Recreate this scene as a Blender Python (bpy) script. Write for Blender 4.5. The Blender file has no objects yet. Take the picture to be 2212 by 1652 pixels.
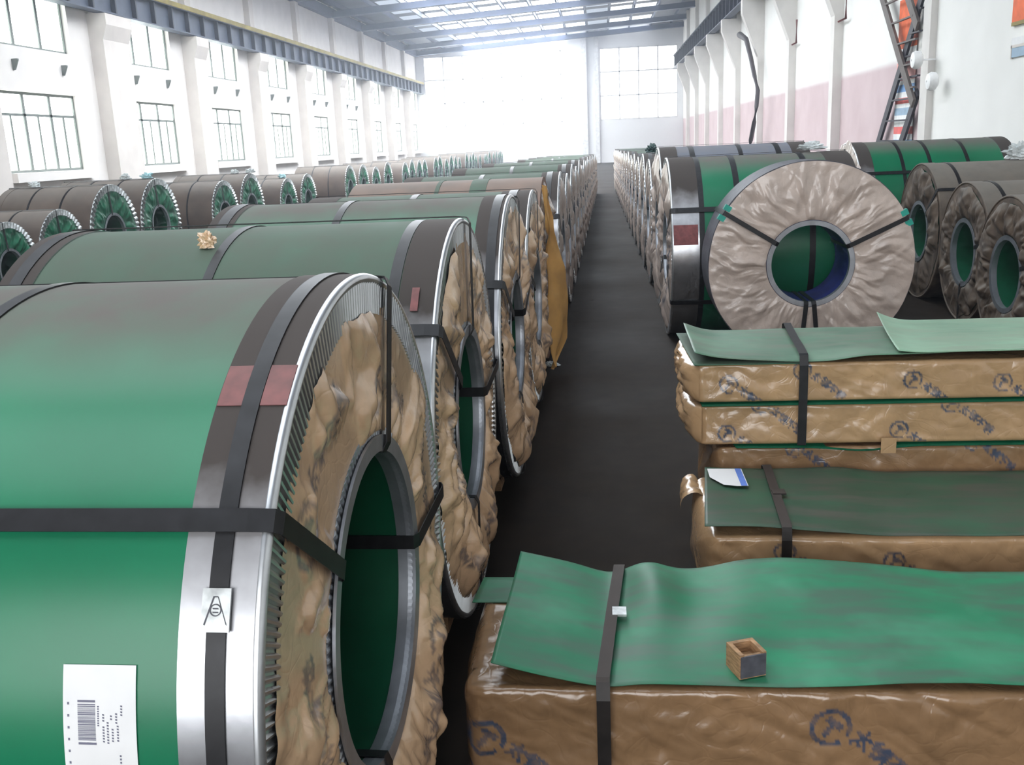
import bpy, math, random
import numpy as np
from mathutils import Matrix, Vector

random.seed(7)
rng = np.random.default_rng(11)
S = bpy.context.scene
COL = S.collection

# ------------------------------------------------------------------ camera
W_, H_ = 2212.0, 1652.0
FPX = 2085.0
CAMH = 1.64
XA = np.array([0.99521685, -0.01979032, -0.09566491])
YA = np.array([0.08803563, -0.242793, 0.9660752])
ZA = np.array([-0.04234571, -0.96987623, -0.23988943])
cam = bpy.data.cameras.new('camera')
cam.sensor_width = 36.0
cam.sensor_fit = 'HORIZONTAL'
cam.lens = FPX / W_ * 36.0
cam.clip_start = 0.05
cam.clip_end = 400
co = bpy.data.objects.new('camera', cam)
COL.objects.link(co)
M = Matrix(((XA[0], -XA[1], -XA[2], 0), (YA[0], -YA[1], -YA[2], 0), (ZA[0], -ZA[1], -ZA[2], CAMH), (0, 0, 0, 1)))
co.matrix_world = M
S.camera = co

def slope(px, py):
    """where a sight line goes: sideways and upwards per metre of depth"""
    d = np.array([px - W_ / 2, py - H_ / 2, FPX])
    x, y, z = d @ XA, d @ YA, d @ ZA
    return x / y, z / y

# ------------------------------------------------------------------ world, lights, exposure
wd = bpy.data.worlds.new('sky'); S.world = wd
wd.use_nodes = True
bg = wd.node_tree.nodes['Background']
bg.inputs[0].default_value = (0.80, 0.88, 1.0, 1)
bg.inputs[1].default_value = 1.0
vsn = wd.node_tree.nodes.new('ShaderNodeVolumeScatter')      # thin dusty air through the whole hall
vsn.inputs['Color'].default_value = (.80, .87, 1.0, 1); vsn.inputs['Density'].default_value = 0.0034; vsn.inputs['Anisotropy'].default_value = .35
wd.node_tree.links.new(vsn.outputs[0], wd.node_tree.nodes['World Output'].inputs['Volume'])
S.view_settings.view_transform = 'Standard'
S.view_settings.look = 'None'
S.view_settings.gamma = 1.0
S.view_settings.use_curve_mapping = False
S.view_settings.exposure = 0.24
S.cycles.max_bounces = 5; S.cycles.diffuse_bounces = 3; S.cycles.glossy_bounces = 3; S.cycles.transmission_bounces = 2
S.cycles.use_light_tree = False; S.cycles.use_adaptive_sampling = True; S.cycles.adaptive_threshold = 0.04; S.cycles.adaptive_min_samples = 12
S.cycles.caustics_reflective = False; S.cycles.caustics_refractive = False
WIN_E = 6.0       # daylight on the wall windows
SKY_E = 12.0      # daylight on the roof lights
END_E = 3.5       # daylight on the end wall glazing
GATE_W = 1050.0   # daylight through the open gate behind the photographer

def area(name, loc, rot, sx, sy, watts, col=(1, 1, 1)):
    l = bpy.data.lights.new(name, 'AREA'); l.shape = 'RECTANGLE'
    l.size = sx; l.size_y = sy; l.energy = watts; l.color = col
    o = bpy.data.objects.new(name, l); COL.objects.link(o)
    o.location = loc; o.rotation_euler = rot
    return o
area('gate_daylight', (-3.2, -8.9, 3.3), (math.radians(90), 0, 0), 11.4, 6.0, GATE_W, (0.96, 0.98, 1.0))

# ------------------------------------------------------------------ noise
_P = np.random.default_rng(3).permutation(256); _P = np.concatenate([_P, _P, _P])
_G = np.random.default_rng(4).normal(size=(256, 3)); _G /= np.linalg.norm(_G, axis=1)[:, None]
def perlin(p):
    p = np.asarray(p, float)
    i = np.floor(p).astype(int); f = p - i; i &= 255
    u = f * f * f * (f * (f * 6 - 15) + 10)
    out = 0
    for dx in (0, 1):
        wx = u[..., 0] if dx else 1 - u[..., 0]
        for dy in (0, 1):
            wy = u[..., 1] if dy else 1 - u[..., 1]
            for dz in (0, 1):
                wz = u[..., 2] if dz else 1 - u[..., 2]
                h = _P[_P[_P[(i[..., 0] + dx) & 255] + ((i[..., 1] + dy) & 255)] + ((i[..., 2] + dz) & 255)]
                g = _G[h]
                out = out + wx * wy * wz * (g[..., 0] * (f[..., 0] - dx) + g[..., 1] * (f[..., 1] - dy) + g[..., 2] * (f[..., 2] - dz))
    return out
def vec(*a):
    return np.stack(np.broadcast_arrays(*a), -1).astype(float)
def crumple(p, octs=4, warp=0.35):
    q = p + warp * vec(perlin(p * .9 + 11.3), perlin(p * .9 + 37.1), perlin(p * .9 + 71.7))
    s, a = 0, 1.0
    for k in range(octs):
        s = s + a * (np.abs(perlin(q + 17.0 * k)) * 2.2 - .5)
        q = q * 1.93; a *= .52
    return s

def facets(u, v, seed, wrap=0):
    """flat facets with sharp folds: random heights on a lattice, joined by triangles"""
    g = np.random.default_rng(int(seed * 100) % 99991).uniform(-1, 1, (256, 64))
    iu = np.floor(u).astype(int); iv = np.floor(v).astype(int); fu = u - iu; fv = v - iv
    def at(a, b): return g[(a % wrap if wrap else a) % 256, b % 64]
    a, b, c, d = at(iu, iv), at(iu + 1, iv), at(iu, iv + 1), at(iu + 1, iv + 1)
    return np.where(fu > fv, a + (b - a) * fu + (d - b) * fv, a + (d - c) * fu + (c - a) * fv)

# ------------------------------------------------------------------ materials
def newmat(name):
    m = bpy.data.materials.new(name); m.use_nodes = True
    nt = m.node_tree
    return m, nt, nt.nodes['Principled BSDF']
def N(nt, t, **kw):
    n = nt.nodes.new(t)
    for k, v in kw.items():
        setattr(n, k, v)
    return n
def ramp(nt, fac, stops):
    r = N(nt, 'ShaderNodeValToRGB')
    while len(r.color_ramp.elements) < len(stops):
        r.color_ramp.elements.new(.5)
    for e, (p, c) in zip(r.color_ramp.elements, stops):
        e.position = p; e.color = (*c, 1) if len(c) == 3 else c
    nt.links.new(fac, r.inputs[0])
    return r.outputs[0]
def mix(nt, fac, a, b):
    n = N(nt, 'ShaderNodeMix', data_type='RGBA')
    for sock, v in ((n.inputs[0], fac), (n.inputs[6], a), (n.inputs[7], b)):
        if hasattr(v, 'links'):
            nt.links.new(v, sock)
        else:
            sock.default_value = v if not isinstance(v, tuple) else ((*v, 1) if len(v) == 3 else v)
    return n.outputs[2]
def noise(nt, scale, detail=4, rough=.55, coord='Object', stretch=None):
    tc = N(nt, 'ShaderNodeTexCoord')
    out = tc.outputs[coord]
    if stretch:
        mp = N(nt, 'ShaderNodeMapping'); mp.inputs['Scale'].default_value = stretch
        nt.links.new(out, mp.inputs[0]); out = mp.outputs[0]
    n = N(nt, 'ShaderNodeTexNoise'); n.inputs['Scale'].default_value = scale
    n.inputs['Detail'].default_value = detail; n.inputs['Roughness'].default_value = rough
    nt.links.new(out, n.inputs['Vector'])
    return n.outputs['Fac']
def bump(nt, b, fac, strength, dist=.01):
    bn = N(nt, 'ShaderNodeBump'); bn.inputs['Strength'].default_value = strength; bn.inputs['Distance'].default_value = dist
    nt.links.new(fac, bn.inputs['Height']); nt.links.new(bn.outputs[0], b.inputs['Normal'])
def upfac(nt, lo, hi):
    g = N(nt, 'ShaderNodeNewGeometry'); sp = N(nt, 'ShaderNodeSeparateXYZ')
    nt.links.new(g.outputs['Normal'], sp.inputs[0])
    mr = N(nt, 'ShaderNodeMapRange', interpolation_type='SMOOTHSTEP')
    mr.inputs[1].default_value = lo; mr.inputs[2].default_value = hi
    nt.links.new(sp.outputs[2], mr.inputs[0])
    return mr.outputs[0]
def mul(nt, a, b, op='MULTIPLY'):
    m = N(nt, 'ShaderNodeMath', operation=op)
    for s, v in ((m.inputs[0], a), (m.inputs[1], b)):
        if hasattr(v, 'links'): nt.links.new(v, s)
        else: s.default_value = v
    return m.outputs[0]

def simple(name, col, rough=.6, metal=0., var=.15, scale=6, bmp=0., dust=None, spec=.5, stretch=None):
    """plain coloured surface with patchy variation; dust = (amount, colour) settled on what faces up"""
    m, nt, b = newmat(name)
    n = noise(nt, scale, stretch=stretch)
    c = ramp(nt, n, [(.3, tuple(x * (1 - var) for x in col)), (.7, tuple(min(1, x * (1 + var)) for x in col))])
    rg = rough
    if dust:
        n2 = noise(nt, 9, 5)
        f = mul(nt, upfac(nt, dust[2] if len(dust) > 2 else .35, 1.0), mul(nt, mul(nt, n2, .7), .6, 'ADD'))
        f = mul(nt, f, dust[0])
        cl = N(nt, 'ShaderNodeClamp'); nt.links.new(f, cl.inputs[0])
        c = mix(nt, cl.outputs[0], c, dust[1])
        rr = N(nt, 'ShaderNodeMapRange'); rr.inputs[3].default_value = rough; rr.inputs[4].default_value = .85
        nt.links.new(cl.outputs[0], rr.inputs[0]); nt.links.new(rr.outputs[0], b.inputs['Roughness'])
    else:
        b.inputs['Roughness'].default_value = rg
    nt.links.new(c, b.inputs['Base Color'])
    b.inputs['Metallic'].default_value = metal
    b.inputs['Specular IOR Level'].default_value = spec
    if bmp: bump(nt, b, noise(nt, scale * 6), bmp)
    return m

DUST = (.20, .185, .165)
MAT = {}
MAT['green'] = simple('green wrap sheet', (.004, .165, .075), .30, 0, .10, 3, dust=(1.0, (.13, .12, .105), .78), stretch=(1, 1, 1))  # dust on up-facing parts, darkened to stand in for weaker light from above
MAT['green_dusty'] = simple('dusty green wrap sheet', (.014, .13, .068), .5, 0, .15, 4, dust=(.72, (.105, .105, .085), .1))
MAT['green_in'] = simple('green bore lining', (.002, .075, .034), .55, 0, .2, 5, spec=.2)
MAT['teal_face'] = simple('green face foil', (.008, .14, .07), .32, 0, .5, 9, spec=.6)
MAT['green_sheet'] = simple('green cover sheet', (.035, .30, .15), .5, 0, .12, 2.2, dust=(.0, DUST))
MAT['brown_wrap'] = simple('dull brown wrap', (.085, .058, .042), .62, 0, .35, 2.5, dust=(.5, DUST, .5))
MAT['brown_rust'] = simple('weathered brown wrap', (.10, .07, .048), .75, 0, .55, 7, dust=(.85, (.19, .175, .15), .1))
MAT['orange_paper'] = simple('orange kraft paper', (.62, .34, .10), .6, 0, .2, 5)
MAT['terracotta_wrap'] = simple('terracotta wrap', (.23, .115, .07), .6, 0, .35, 4, dust=(.6, DUST, .5))
MAT['steel'] = simple('galvanised band', (.56, .57, .60), .27, .9, .18, 14, dust=(1.6, (.12, .105, .098), .22))  # dust and rust on top, deepened to imitate less overhead light
MAT['crimp'] = simple('crimped tinplate', (.62, .64, .66), .30, .85, .1, 20)
MAT['ring'] = simple('bore ring', (.40, .42, .46), .38, .8, .15, 14)
MAT['strap'] = simple('black strap', (.012, .012, .014), .42, .3, .4, 30)
MAT['strap_rust'] = simple('rusting black strap', (.016, .013, .012), .45, .3, .5, 16, dust=(.5, (.09, .07, .06), .5))
MAT['red'] = simple('faded red paint', (.22, .06, .06), .6, 0, .3, 30, dust=(.5, (.16, .14, .13), .5))
MAT['silver_foil'] = simple('crumpled silver foil', (.5, .52, .52), .45, .7, .4, 26)
MAT['coilsteel'] = simple('coil steel end', (.16, .165, .17), .45, .8, .3, 30)
MAT['blue'] = simple('blue sleeve', (.012, .02, .16), .5, 0, .4, 8)
MAT['blue_wrap'] = simple('blue wrap', (.05, .11, .22), .55, 0, .25, 4, dust=(.7, (.24, .22, .21), .35))
MAT['pad'] = simple('green corner pad', (.01, .33, .25), .5)
MAT['label'] = simple('paper label', (.80, .80, .80), .6, 0, .04, 12)
MAT['print'] = simple('grey print', (.16, .16, .22), .7)
MAT['label_blue'] = simple('blue print', (.12, .22, .62), .7)
MAT['plastic'] = simple('milky plastic film', (.62, .66, .66), .25, 0, .2, 8)
MAT['plastic_cyan'] = simple('pale cyan film', (.40, .62, .66), .25, 0, .2, 8)
MAT['wood'] = simple('raw wood', (.34, .20, .10), .75, 0, .4, 40, stretch=(1, 1, 6))
MAT['darkgrey'] = simple('dark grey paint', (.07, .07, .085), .6, 0, .3, 40)
MAT['tarp_dark'] = simple('dark green tarpaulin', (.02, .06, .055), .6)
MAT['beam'] = simple('blue grey steel paint', (.060, .075, .115), .5, 0, .2, 3)
MAT['beam_dark'] = simple('stiffener steel paint', (.022, .026, .045), .5, 0, .2, 3)
MAT['roofsteel'] = simple('roof steel paint', (.055, .075, .14), .55, 0, .2, 1)
MAT['roofsheet'] = simple('roof sheeting', (.06, .075, .11), .6, 0, .25, .6)
MAT['yellow'] = simple('yellow rail paint', (.26, .20, .035), .6, 0, .3, 2)
MAT['plaster'] = simple('cream plaster', (.84, .80, .77), .85, 0, .05, 1.5)
MAT['pillar'] = simple('pillar plaster', (.70, .65, .61), .85, 0, .08, 1.5)
MAT['pillar_right'] = simple('column plaster', (.72, .69, .66), .85, 0, .08, 1.5)
MAT['endwall'] = simple('white end wall', (.80, .80, .82), .8, 0, .04, .4)
MAT['mullion'] = simple('window frame paint', (.16, .18, .17), .55, 0, .1, 3)
MAT['white_frame'] = simple('white frame paint', (.7, .7, .72), .5)
MAT['ladder_dark'] = simple('dark ladder steel', (.018, .016, .026), .55)
MAT['ladder_brown'] = simple('brown ladder steel', (.115, .095, .085), .6)
MAT['hose'] = simple('dark cable', (.05, .04, .045), .6)
MAT['orange'] = simple('orange cloth', (.85, .16, .05), .7)
MAT['white'] = simple('white enamel', (.85, .85, .85), .4)
MAT['pale_blue'] = simple('pale blue board', (.32, .45, .58), .6)
MAT['ground'] = simple('yard concrete', (.42, .41, .39), .9)

def wall_right_mat():
    m, nt, b = newmat('right wall paint')
    tc = N(nt, 'ShaderNodeTexCoord'); sp = N(nt, 'ShaderNodeSeparateXYZ')
    nt.links.new(tc.outputs['Object'], sp.inputs[0])
    mr = N(nt, 'ShaderNodeMapRange', interpolation_type='SMOOTHSTEP'); mr.inputs[1].default_value = 2.80; mr.inputs[2].default_value = 2.98
    nt.links.new(sp.outputs[2], mr.inputs[0])
    my = N(nt, 'ShaderNodeMath', operation='LESS_THAN'); my.inputs[1].default_value = 19.4
    nt.links.new(sp.outputs[1], my.inputs[0])
    fac = mul(nt, mr.outputs[0], my.outputs[0], 'MAXIMUM')
    n = noise(nt, 1.1)
    pink = ramp(nt, n, [(.3, (.56, .43, .44)), (.7, (.63, .50, .51))])
    cream = ramp(nt, n, [(.3, (.84, .83, .80)), (.7, (.90, .89, .86))])
    nt.links.new(mix(nt, fac, pink, cream), b.inputs['Base Color'])
    b.inputs['Roughness'].default_value = .85
    return m
MAT['wall_right'] = wall_right_mat()

def floor_mat():
    m, nt, b = newmat('oily concrete floor')
    n = noise(nt, .7, 6, .6); n2 = noise(nt, 7, 5)
    c = ramp(nt, n, [(.3, (.008, .0048, .0027)), (.7, (.022, .014, .008))])
    c2 = ramp(nt, n2, [(.35, (.009, .0055, .003)), (.75, (.024, .016, .010))])
    nt.links.new(mix(nt, .45, c, c2), b.inputs['Base Color'])
    r = ramp(nt, n, [(.3, (.62,) * 3), (.7, (.8,) * 3)])
    nt.links.new(r, b.inputs['Roughness'])
    b.inputs['Specular IOR Level'].default_value = .12
    bump(nt, b, n2, .15, .004)
    return m
MAT['floor'] = floor_mat()

def emis(name, col, e, var=0.):
    m = bpy.data.materials.new(name); m.use_nodes = True
    nt = m.node_tree; nt.nodes.clear()
    o = N(nt, 'ShaderNodeOutputMaterial'); em = N(nt, 'ShaderNodeEmission')
    em.inputs[0].default_value = (*col, 1); em.inputs[1].default_value = e
    nt.links.new(em.outputs[0], o.inputs[0])
    return m
MAT['pane'] = emis('daylit window glass', (.93, 1.0, .95), WIN_E)
MAT['pane2'] = emis('daylit clouded glass', (.88, 1.0, .92), WIN_E * .55)
MAT['sky1'] = emis('daylit roof light', (.90, .95, 1.0), SKY_E)
MAT['sky2'] = emis('daylit dirty roof light', (.75, .85, 1.0), SKY_E * .05)
MAT['sky4'] = emis('daylit dimmed roof light', (.88, .94, 1.0), SKY_E * .30)  # unseen near roof lights, dimmed to weaken overhead light on the foreground
MAT['sky3'] = emis('daylit half clean roof light', (.85, .92, 1.0), SKY_E * .2)
MAT['endglass'] = emis('daylit end wall glazing', (.95, .98, 1.0), END_E)

def paper_mat(name, col, rough=.38, dark=.6, inkf=.95, coat=.5):
    """waxed kraft paper; 'ink' vertex value carries the flat blue print"""
    m, nt, b = newmat(name)
    n = noise(nt, 5, 5)
    c = ramp(nt, n, [(.25, tuple(x * .78 for x in col)), (.75, tuple(min(1, x * 1.18) for x in col))])
    n2 = noise(nt, 26, 4, .6)
    c = mix(nt, ramp(nt, n2, [(.45, (0, 0, 0)), (.8, (.35, .35, .35))]), c, tuple(x * dark for x in col))
    at = N(nt, 'ShaderNodeAttribute'); at.attribute_name = 'ink'
    wear = ramp(nt, noise(nt, 40, 3), [(.35, (.55, .55, .55)), (.6, (1, 1, 1))])
    f = mul(nt, at.outputs['Fac'], mul(nt, wear, inkf))
    c = mix(nt, f, c, (.045, .065, .11))
    nt.links.new(c, b.inputs['Base Color'])
    b.inputs['Roughness'].default_value = rough
    b.inputs['Specular IOR Level'].default_value = .6
    b.inputs['Coat Weight'].default_value = coat; b.inputs['Coat Roughness'].default_value = .16
    # fine creases
    tc = N(nt, 'ShaderNodeTexCoord'); vo = N(nt, 'ShaderNodeTexVoronoi', feature='DISTANCE_TO_EDGE'); vo.inputs['Scale'].default_value = 9
    nz = N(nt, 'ShaderNodeTexNoise'); nz.inputs['Scale'].default_value = 4; nt.links.new(tc.outputs['Object'], nz.inputs['Vector'])
    va = N(nt, 'ShaderNodeVectorMath', operation='ADD'); nt.links.new(tc.outputs['Object'], va.inputs[0]); nt.links.new(nz.outputs['Color'], va.inputs[1])
    nt.links.new(va.outputs[0], vo.inputs['Vector'])
    cre = ramp(nt, vo.outputs['Distance'], [(0, (0, 0, 0)), (.10, (1, 1, 1))])
    hgt = mul(nt, mul(nt, cre, .5), mul(nt, noise(nt, 30, 4, .6), .8), 'ADD')
    bump(nt, b, hgt, .16, .006)
    return m
MAT['kraft'] = paper_mat('waxed kraft paper', (.74, .50, .31), .24, inkf=.7, coat=.7)
MAT['kraft_grey'] = paper_mat('greyish kraft paper', (.54, .44, .38), .33)
MAT['kraft_dark'] = paper_mat('brown waxed kraft paper', (.27, .160, .082), .24)
MAT['kraft_mid'] = paper_mat('tan waxed kraft paper', (.45, .285, .150), .26)

def sheet_mat(name, col, stain, light):
    m, nt, b = newmat(name)
    n = noise(nt, 2.6, 5, .6, stretch=(1, 1.6, 1)); n2 = noise(nt, 7, 4, .6, stretch=(.5, 2.2, 1))
    c = ramp(nt, n, [(.35, tuple(x * .8 for x in col)), (.65, tuple(min(1, x * 1.15) for x in col))])
    c = mix(nt, ramp(nt, n2, [(.40, (0, 0, 0)), (.66, (.9, .9, .9))]), c, stain)
    c = mix(nt, ramp(nt, noise(nt, 4.0, 3), [(.50, (0, 0, 0)), (.72, (.65, .65, .65))]), c, light)
    nt.links.new(c, b.inputs['Base Color'])
    b.inputs['Roughness'].default_value = .5
    return m
MAT['sheet1'] = sheet_mat('green cover sheet stained', (.014, .20, .095), (.060, .125, .085), (.060, .29, .165))
MAT['sheet2'] = sheet_mat('dusty dark green cover sheet', (.030, .085, .048), (.070, .075, .058), (.02, .11, .055))
MAT['sheet3'] = sheet_mat('pale dusty green cover sheet', (.10, .20, .13), (.15, .18, .135), (.17, .29, .20))
MAT['sheet4'] = sheet_mat('pale mint green cover sheet', (.22, .37, .25), (.25, .33, .235), (.28, .46, .32))

# ------------------------------------------------------------------ mesh helpers
def mesh(name, v, faces, mat, parent=None, smooth=True, ink=None):
    me = bpy.data.meshes.new(name)
    v = np.asarray(v, float)
    me.from_pydata(v.tolist(), [], faces if isinstance(faces, list) else faces.tolist())
    if smooth:
        me.polygons.foreach_set('use_smooth', np.ones(len(me.polygons), bool))
    if ink is not None:
        a = me.attributes.new('ink', 'FLOAT', 'POINT'); a.data.foreach_set('value', np.asarray(ink, np.float32))
    me.materials.append(MAT[mat] if isinstance(mat, str) else mat)
    me.update()
    o = bpy.data.objects.new(name, me); COL.objects.link(o)
    if parent is not None: o.parent = parent
    return o
def recalc(o):
    import bmesh
    bm = bmesh.new(); bm.from_mesh(o.data); bmesh.ops.recalc_face_normals(bm, faces=bm.faces[:]); bm.to_mesh(o.data); bm.free()
    return o
def boxes(name, bs, mat, parent=None):
    """one mesh out of axis-aligned boxes (x0,x1,y0,y1,z0,z1)"""
    V, F = [], []
    for (x0, x1, y0, y1, z0, z1) in bs:
        k = len(V)
        V += [(x0, y0, z0), (x1, y0, z0), (x1, y1, z0), (x0, y1, z0), (x0, y0, z1), (x1, y0, z1), (x1, y1, z1), (x0, y1, z1)]
        F += [[k + i for i in q] for q in ((3, 2, 1, 0), (4, 5, 6, 7), (0, 1, 5, 4), (1, 2, 6, 5), (2, 3, 7, 6), (3, 0, 4, 7))]
    return mesh(name, V, F, mat, parent, smooth=False)
def prism(name, poly, axis, a0, a1, mat, parent=None):
    """polygon extruded along an axis; poly in the two other axes in order"""
    n = len(poly); V = []
    for a in (a0, a1):
        for p in poly:
            V.append({'x': (a, p[0], p[1]), 'y': (p[0], a, p[1]), 'z': (p[0], p[1], a)}[axis])
    F = [list(range(n))[::-1], [n + i for i in range(n)]] + [[i, (i + 1) % n, n + (i + 1) % n, n + i] for i in range(n)]
    return recalc(mesh(name, V, F, mat, parent, smooth=False))
def gridfaces(nu, nv, wrapv=False, k=0):
    i = np.arange(nu - 1)[:, None]; j = np.arange(nv if wrapv else nv - 1)[None, :]
    j2 = (j + 1) % nv
    a = i * nv + j; b = i * nv + j2; c = (i + 1) * nv + j2; d = (i + 1) * nv + j
    return (np.stack([a, b, c, d], -1).reshape(-1, 4) + k)
def lathe(name, prof, zc, mat, parent, seg=96, closed=True, smooth=True, t0=0., t1=2 * math.pi):
    """profile of (x, r) turned about the x axis at height zc"""
    full = abs(t1 - t0 - 2 * math.pi) < 1e-6
    nv = seg if full else seg + 1
    th = t0 + (t1 - t0) * np.arange(nv) / seg
    P = np.array(prof + ([prof[0]] if closed else []), float)
    x = np.repeat(P[:, 0], nv); r = np.repeat(P[:, 1], nv); t = np.tile(th, len(P))
    V = np.stack([x, r * np.cos(t), zc + r * np.sin(t)], 1)
    F = gridfaces(len(P), nv, wrapv=full)
    o = mesh(name, V, F, mat, parent, smooth=False)
    recalc(o)
    if smooth:
        o.data.polygons.foreach_set('use_smooth', np.ones(len(o.data.polygons), bool))
        try: o.data.set_sharp_from_angle(angle=math.radians(40))
        except Exception: pass
    return o
def shell(name, x0, x1, r0, r1, zc, mat, parent, seg=96, **k):
    return lathe(name, [(x0, r0), (x1, r0), (x1, r1), (x0, r1)], zc, mat, parent, seg, **k)
def ribbon(name, path, nrm, wid, thick, mat, parent, wdir):
    """flat strap along a path; nrm per point outward, wdir the width direction (vector or per point)"""
    P = np.asarray(path, float); Nn = np.asarray(nrm, float); Wd = np.broadcast_to(np.asarray(wdir, float), P.shape)
    n = len(P)
    V = np.stack([P - Wd * wid / 2, P + Wd * wid / 2, P + Wd * wid / 2 + Nn * thick, P - Wd * wid / 2 + Nn * thick], 1).reshape(-1, 3)
    F = gridfaces(n, 4, wrapv=True).tolist() + [[0, 1, 2, 3], [4 * n - 4, 4 * n - 3, 4 * n - 2, 4 * n - 1]]
    return recalc(mesh(name, V, F, mat, parent, smooth=False))
def tube(name, pts, rad, mat, parent, seg=8):
    P = [Vector(p) for p in pts]; V, F = [], []
    for i, p in enumerate(P):
        d = (P[min(i + 1, len(P) - 1)] - P[max(i - 1, 0)]).normalized()
        a = d.orthogonal().normalized(); b = d.cross(a)
        rr = rad[i] if isinstance(rad, (list, tuple)) else rad
        for k in range(seg):
            t = 2 * math.pi * k / seg
            V.append(p + (a * math.cos(t) + b * math.sin(t)) * rr)
    F = gridfaces(len(P), seg, True).tolist() + [list(range(seg)), [len(V) - seg + i for i in range(seg)]]
    return recalc(mesh(name, [tuple(v) for v in V], F, mat, parent))
def bar(name, a, b, w, h, mat, parent, up=(0, 0, 1)):
    """rectangular bar from a to b"""
    a = Vector(a); b = Vector(b); d = (b - a).normalized(); u = Vector(up); s = d.cross(u)
    if s.length < 1e-4: s = d.cross(Vector((0, 1, 0)))
    s.normalize(); u = s.cross(d)
    V = []
    for p in (a, b):
        for (i, j) in ((-1, -1), (1, -1), (1, 1), (-1, 1)):
            V.append(tuple(p + s * (i * w / 2) + u * (j * h / 2)))
    F = [[0, 1, 2, 3], [7, 6, 5, 4]] + [[i, (i + 1) % 4, 4 + (i + 1) % 4, 4 + i] for i in range(4)]
    return recalc(mesh(name, V, F, mat, parent, smooth=False))
def thing(name, label, cat, loc=(0, 0, 0), rz=0., group=None):
    o = bpy.data.objects.new(name, None); COL.objects.link(o); o.empty_display_size = .1
    o.location = loc; o.rotation_euler = (0, 0, rz); o['label'] = label; o['category'] = cat
    if group: o['group'] = group
    return o
def tag(o, label, cat, group=None):
    o['label'] = label; o['category'] = cat
    if group: o['group'] = group
    return o
def struct(o):
    o['kind'] = 'structure'; return o
def root(name, loc=(0, 0, 0)):
    o = bpy.data.objects.new(name, None); COL.objects.link(o); o.location = loc; o['kind'] = 'structure'; return o
def dup(src, loc, rz, scale=1., label=None, group=None):
    r = src.copy(); COL.objects.link(r); r.location = loc; r.rotation_euler = (0, 0, rz); r.scale = (1, scale, scale)
    if label: r['label'] = label
    if group: r['group'] = group
    for ch in list(src.children):
        c = ch.copy(); COL.objects.link(c); c.parent = r
        for g in ch.children:
            d = g.copy(); COL.objects.link(d); d.parent = c
    return r
def instance(src, loc, parent):
    c = src.copy(); COL.objects.link(c); c.parent = parent; c.location = loc; return c

# ------------------------------------------------------------------ printed mark (ring, T and characters) as ink values
def _seg(p, a, b):
    a = np.array(a); b = np.array(b); d = b - a
    t = np.clip(((p - a) @ d) / (d @ d), 0, 1)
    return np.linalg.norm(p - a - t[..., None] * d, axis=-1)
TAI = [((.08, .66), (.92, .66)), ((.5, .97), (.5, .62)), ((.5, .62), (.08, .05)), ((.5, .62), (.94, .05)), ((.42, .24), (.56, .08))]
GANG = [((.24, .97), (.04, .70)), ((.12, .74), (.42, .74)), ((.08, .52), (.42, .52)), ((.25, .74), (.25, .10)), ((.25, .10), (.42, .22)),
        ((.54, .90), (.54, .05)), ((.54, .90), (.96, .90)), ((.96, .90), (.96, .05)), ((.62, .76), (.86, .26)), ((.86, .76), (.62, .26))]
BU = [((.06, .88), (.94, .88)), ((.55, .88), (.08, .30)), ((.52, .66), (.52, .03)), ((.62, .60), (.92, .36))]
XIU = [((.22, .97), (.04, .70)), ((.12, .74), (.40, .74)), ((.08, .52), (.40, .52)), ((.24, .74), (.24, .10)), ((.24, .10), (.40, .22)),
       ((.50, .84), (.96, .84)), ((.73, .97), (.73, .50)), ((.73, .84), (.50, .58)), ((.73, .84), (.96, .58)), ((.52, .45), (.90, .45)), ((.66, .45), (.50, .05)), ((.88, .45), (.92, .08)), ((.92, .08), (.78, .05))]
def ink_mark(p, c, R=.05, rot=-.72):
    """p (n,2) surface coordinates; mark centred on c"""
    q = (p - np.array(c)) / R
    cs, sn = math.cos(rot), math.sin(rot)
    q = np.stack([q[:, 0] * cs + q[:, 1] * sn, -q[:, 0] * sn + q[:, 1] * cs], 1)
    out = np.zeros(len(p))
    sel = (np.abs(q[:, 0] - 3) < 5) & (np.abs(q[:, 1]) < 2.2)
    if not sel.any(): return out
    z = q[sel]; v = np.zeros(len(z))
    r = np.hypot(z[:, 0], z[:, 1]); an = np.arctan2(z[:, 1], z[:, 0])
    v = np.maximum(v, ((r > .76) & (r < 1.0) & ~((an > -.30) & (an < .12))))
    v = np.maximum(v, (np.abs(z[:, 1] - .30) < .17) & (np.abs(z[:, 0]) < .46))
    v = np.maximum(v, (np.abs(z[:, 0]) < .14) & (z[:, 1] > -.58) & (z[:, 1] < .3))
    def ch(strokes, ox, oy, s):
        nonlocal v
        w = (z - np.array([ox, oy])) / s
        for a, b in strokes:
            v = np.maximum(v, _seg(w, a, b) < .10)
    ch(TAI, 1.15, -.05, .95); ch(GANG, 2.2, -.05, .95); ch(BU, 3.25, -.05, .95); ch(XIU, 4.3, -.05, .95)
    out[sel] = v
    return out
def ink_pattern(p, marks, R=.05, rot=-.72):
    o = np.zeros(len(p))
    for c in marks: o = np.maximum(o, ink_mark(p, c, R, rot))
    return o

# ================================================================== the hall
XL, XR, YF, YN = -13.3, 6.0, 73.0, -9.0
PY = [7.7, 13.7, 19.7, 25.7, 31.6, 37.6, 43.6, 49.6, 55.7, 61.7, 67.7]
struct(boxes('floor', [(XL - .3, XR + .3, YN - .2, YF + .3, -.2, 0)], 'floor'))
struct(boxes('ground', [(-40, 40, -60, YN - .2, -.25, -.05)], 'ground'))

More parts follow.
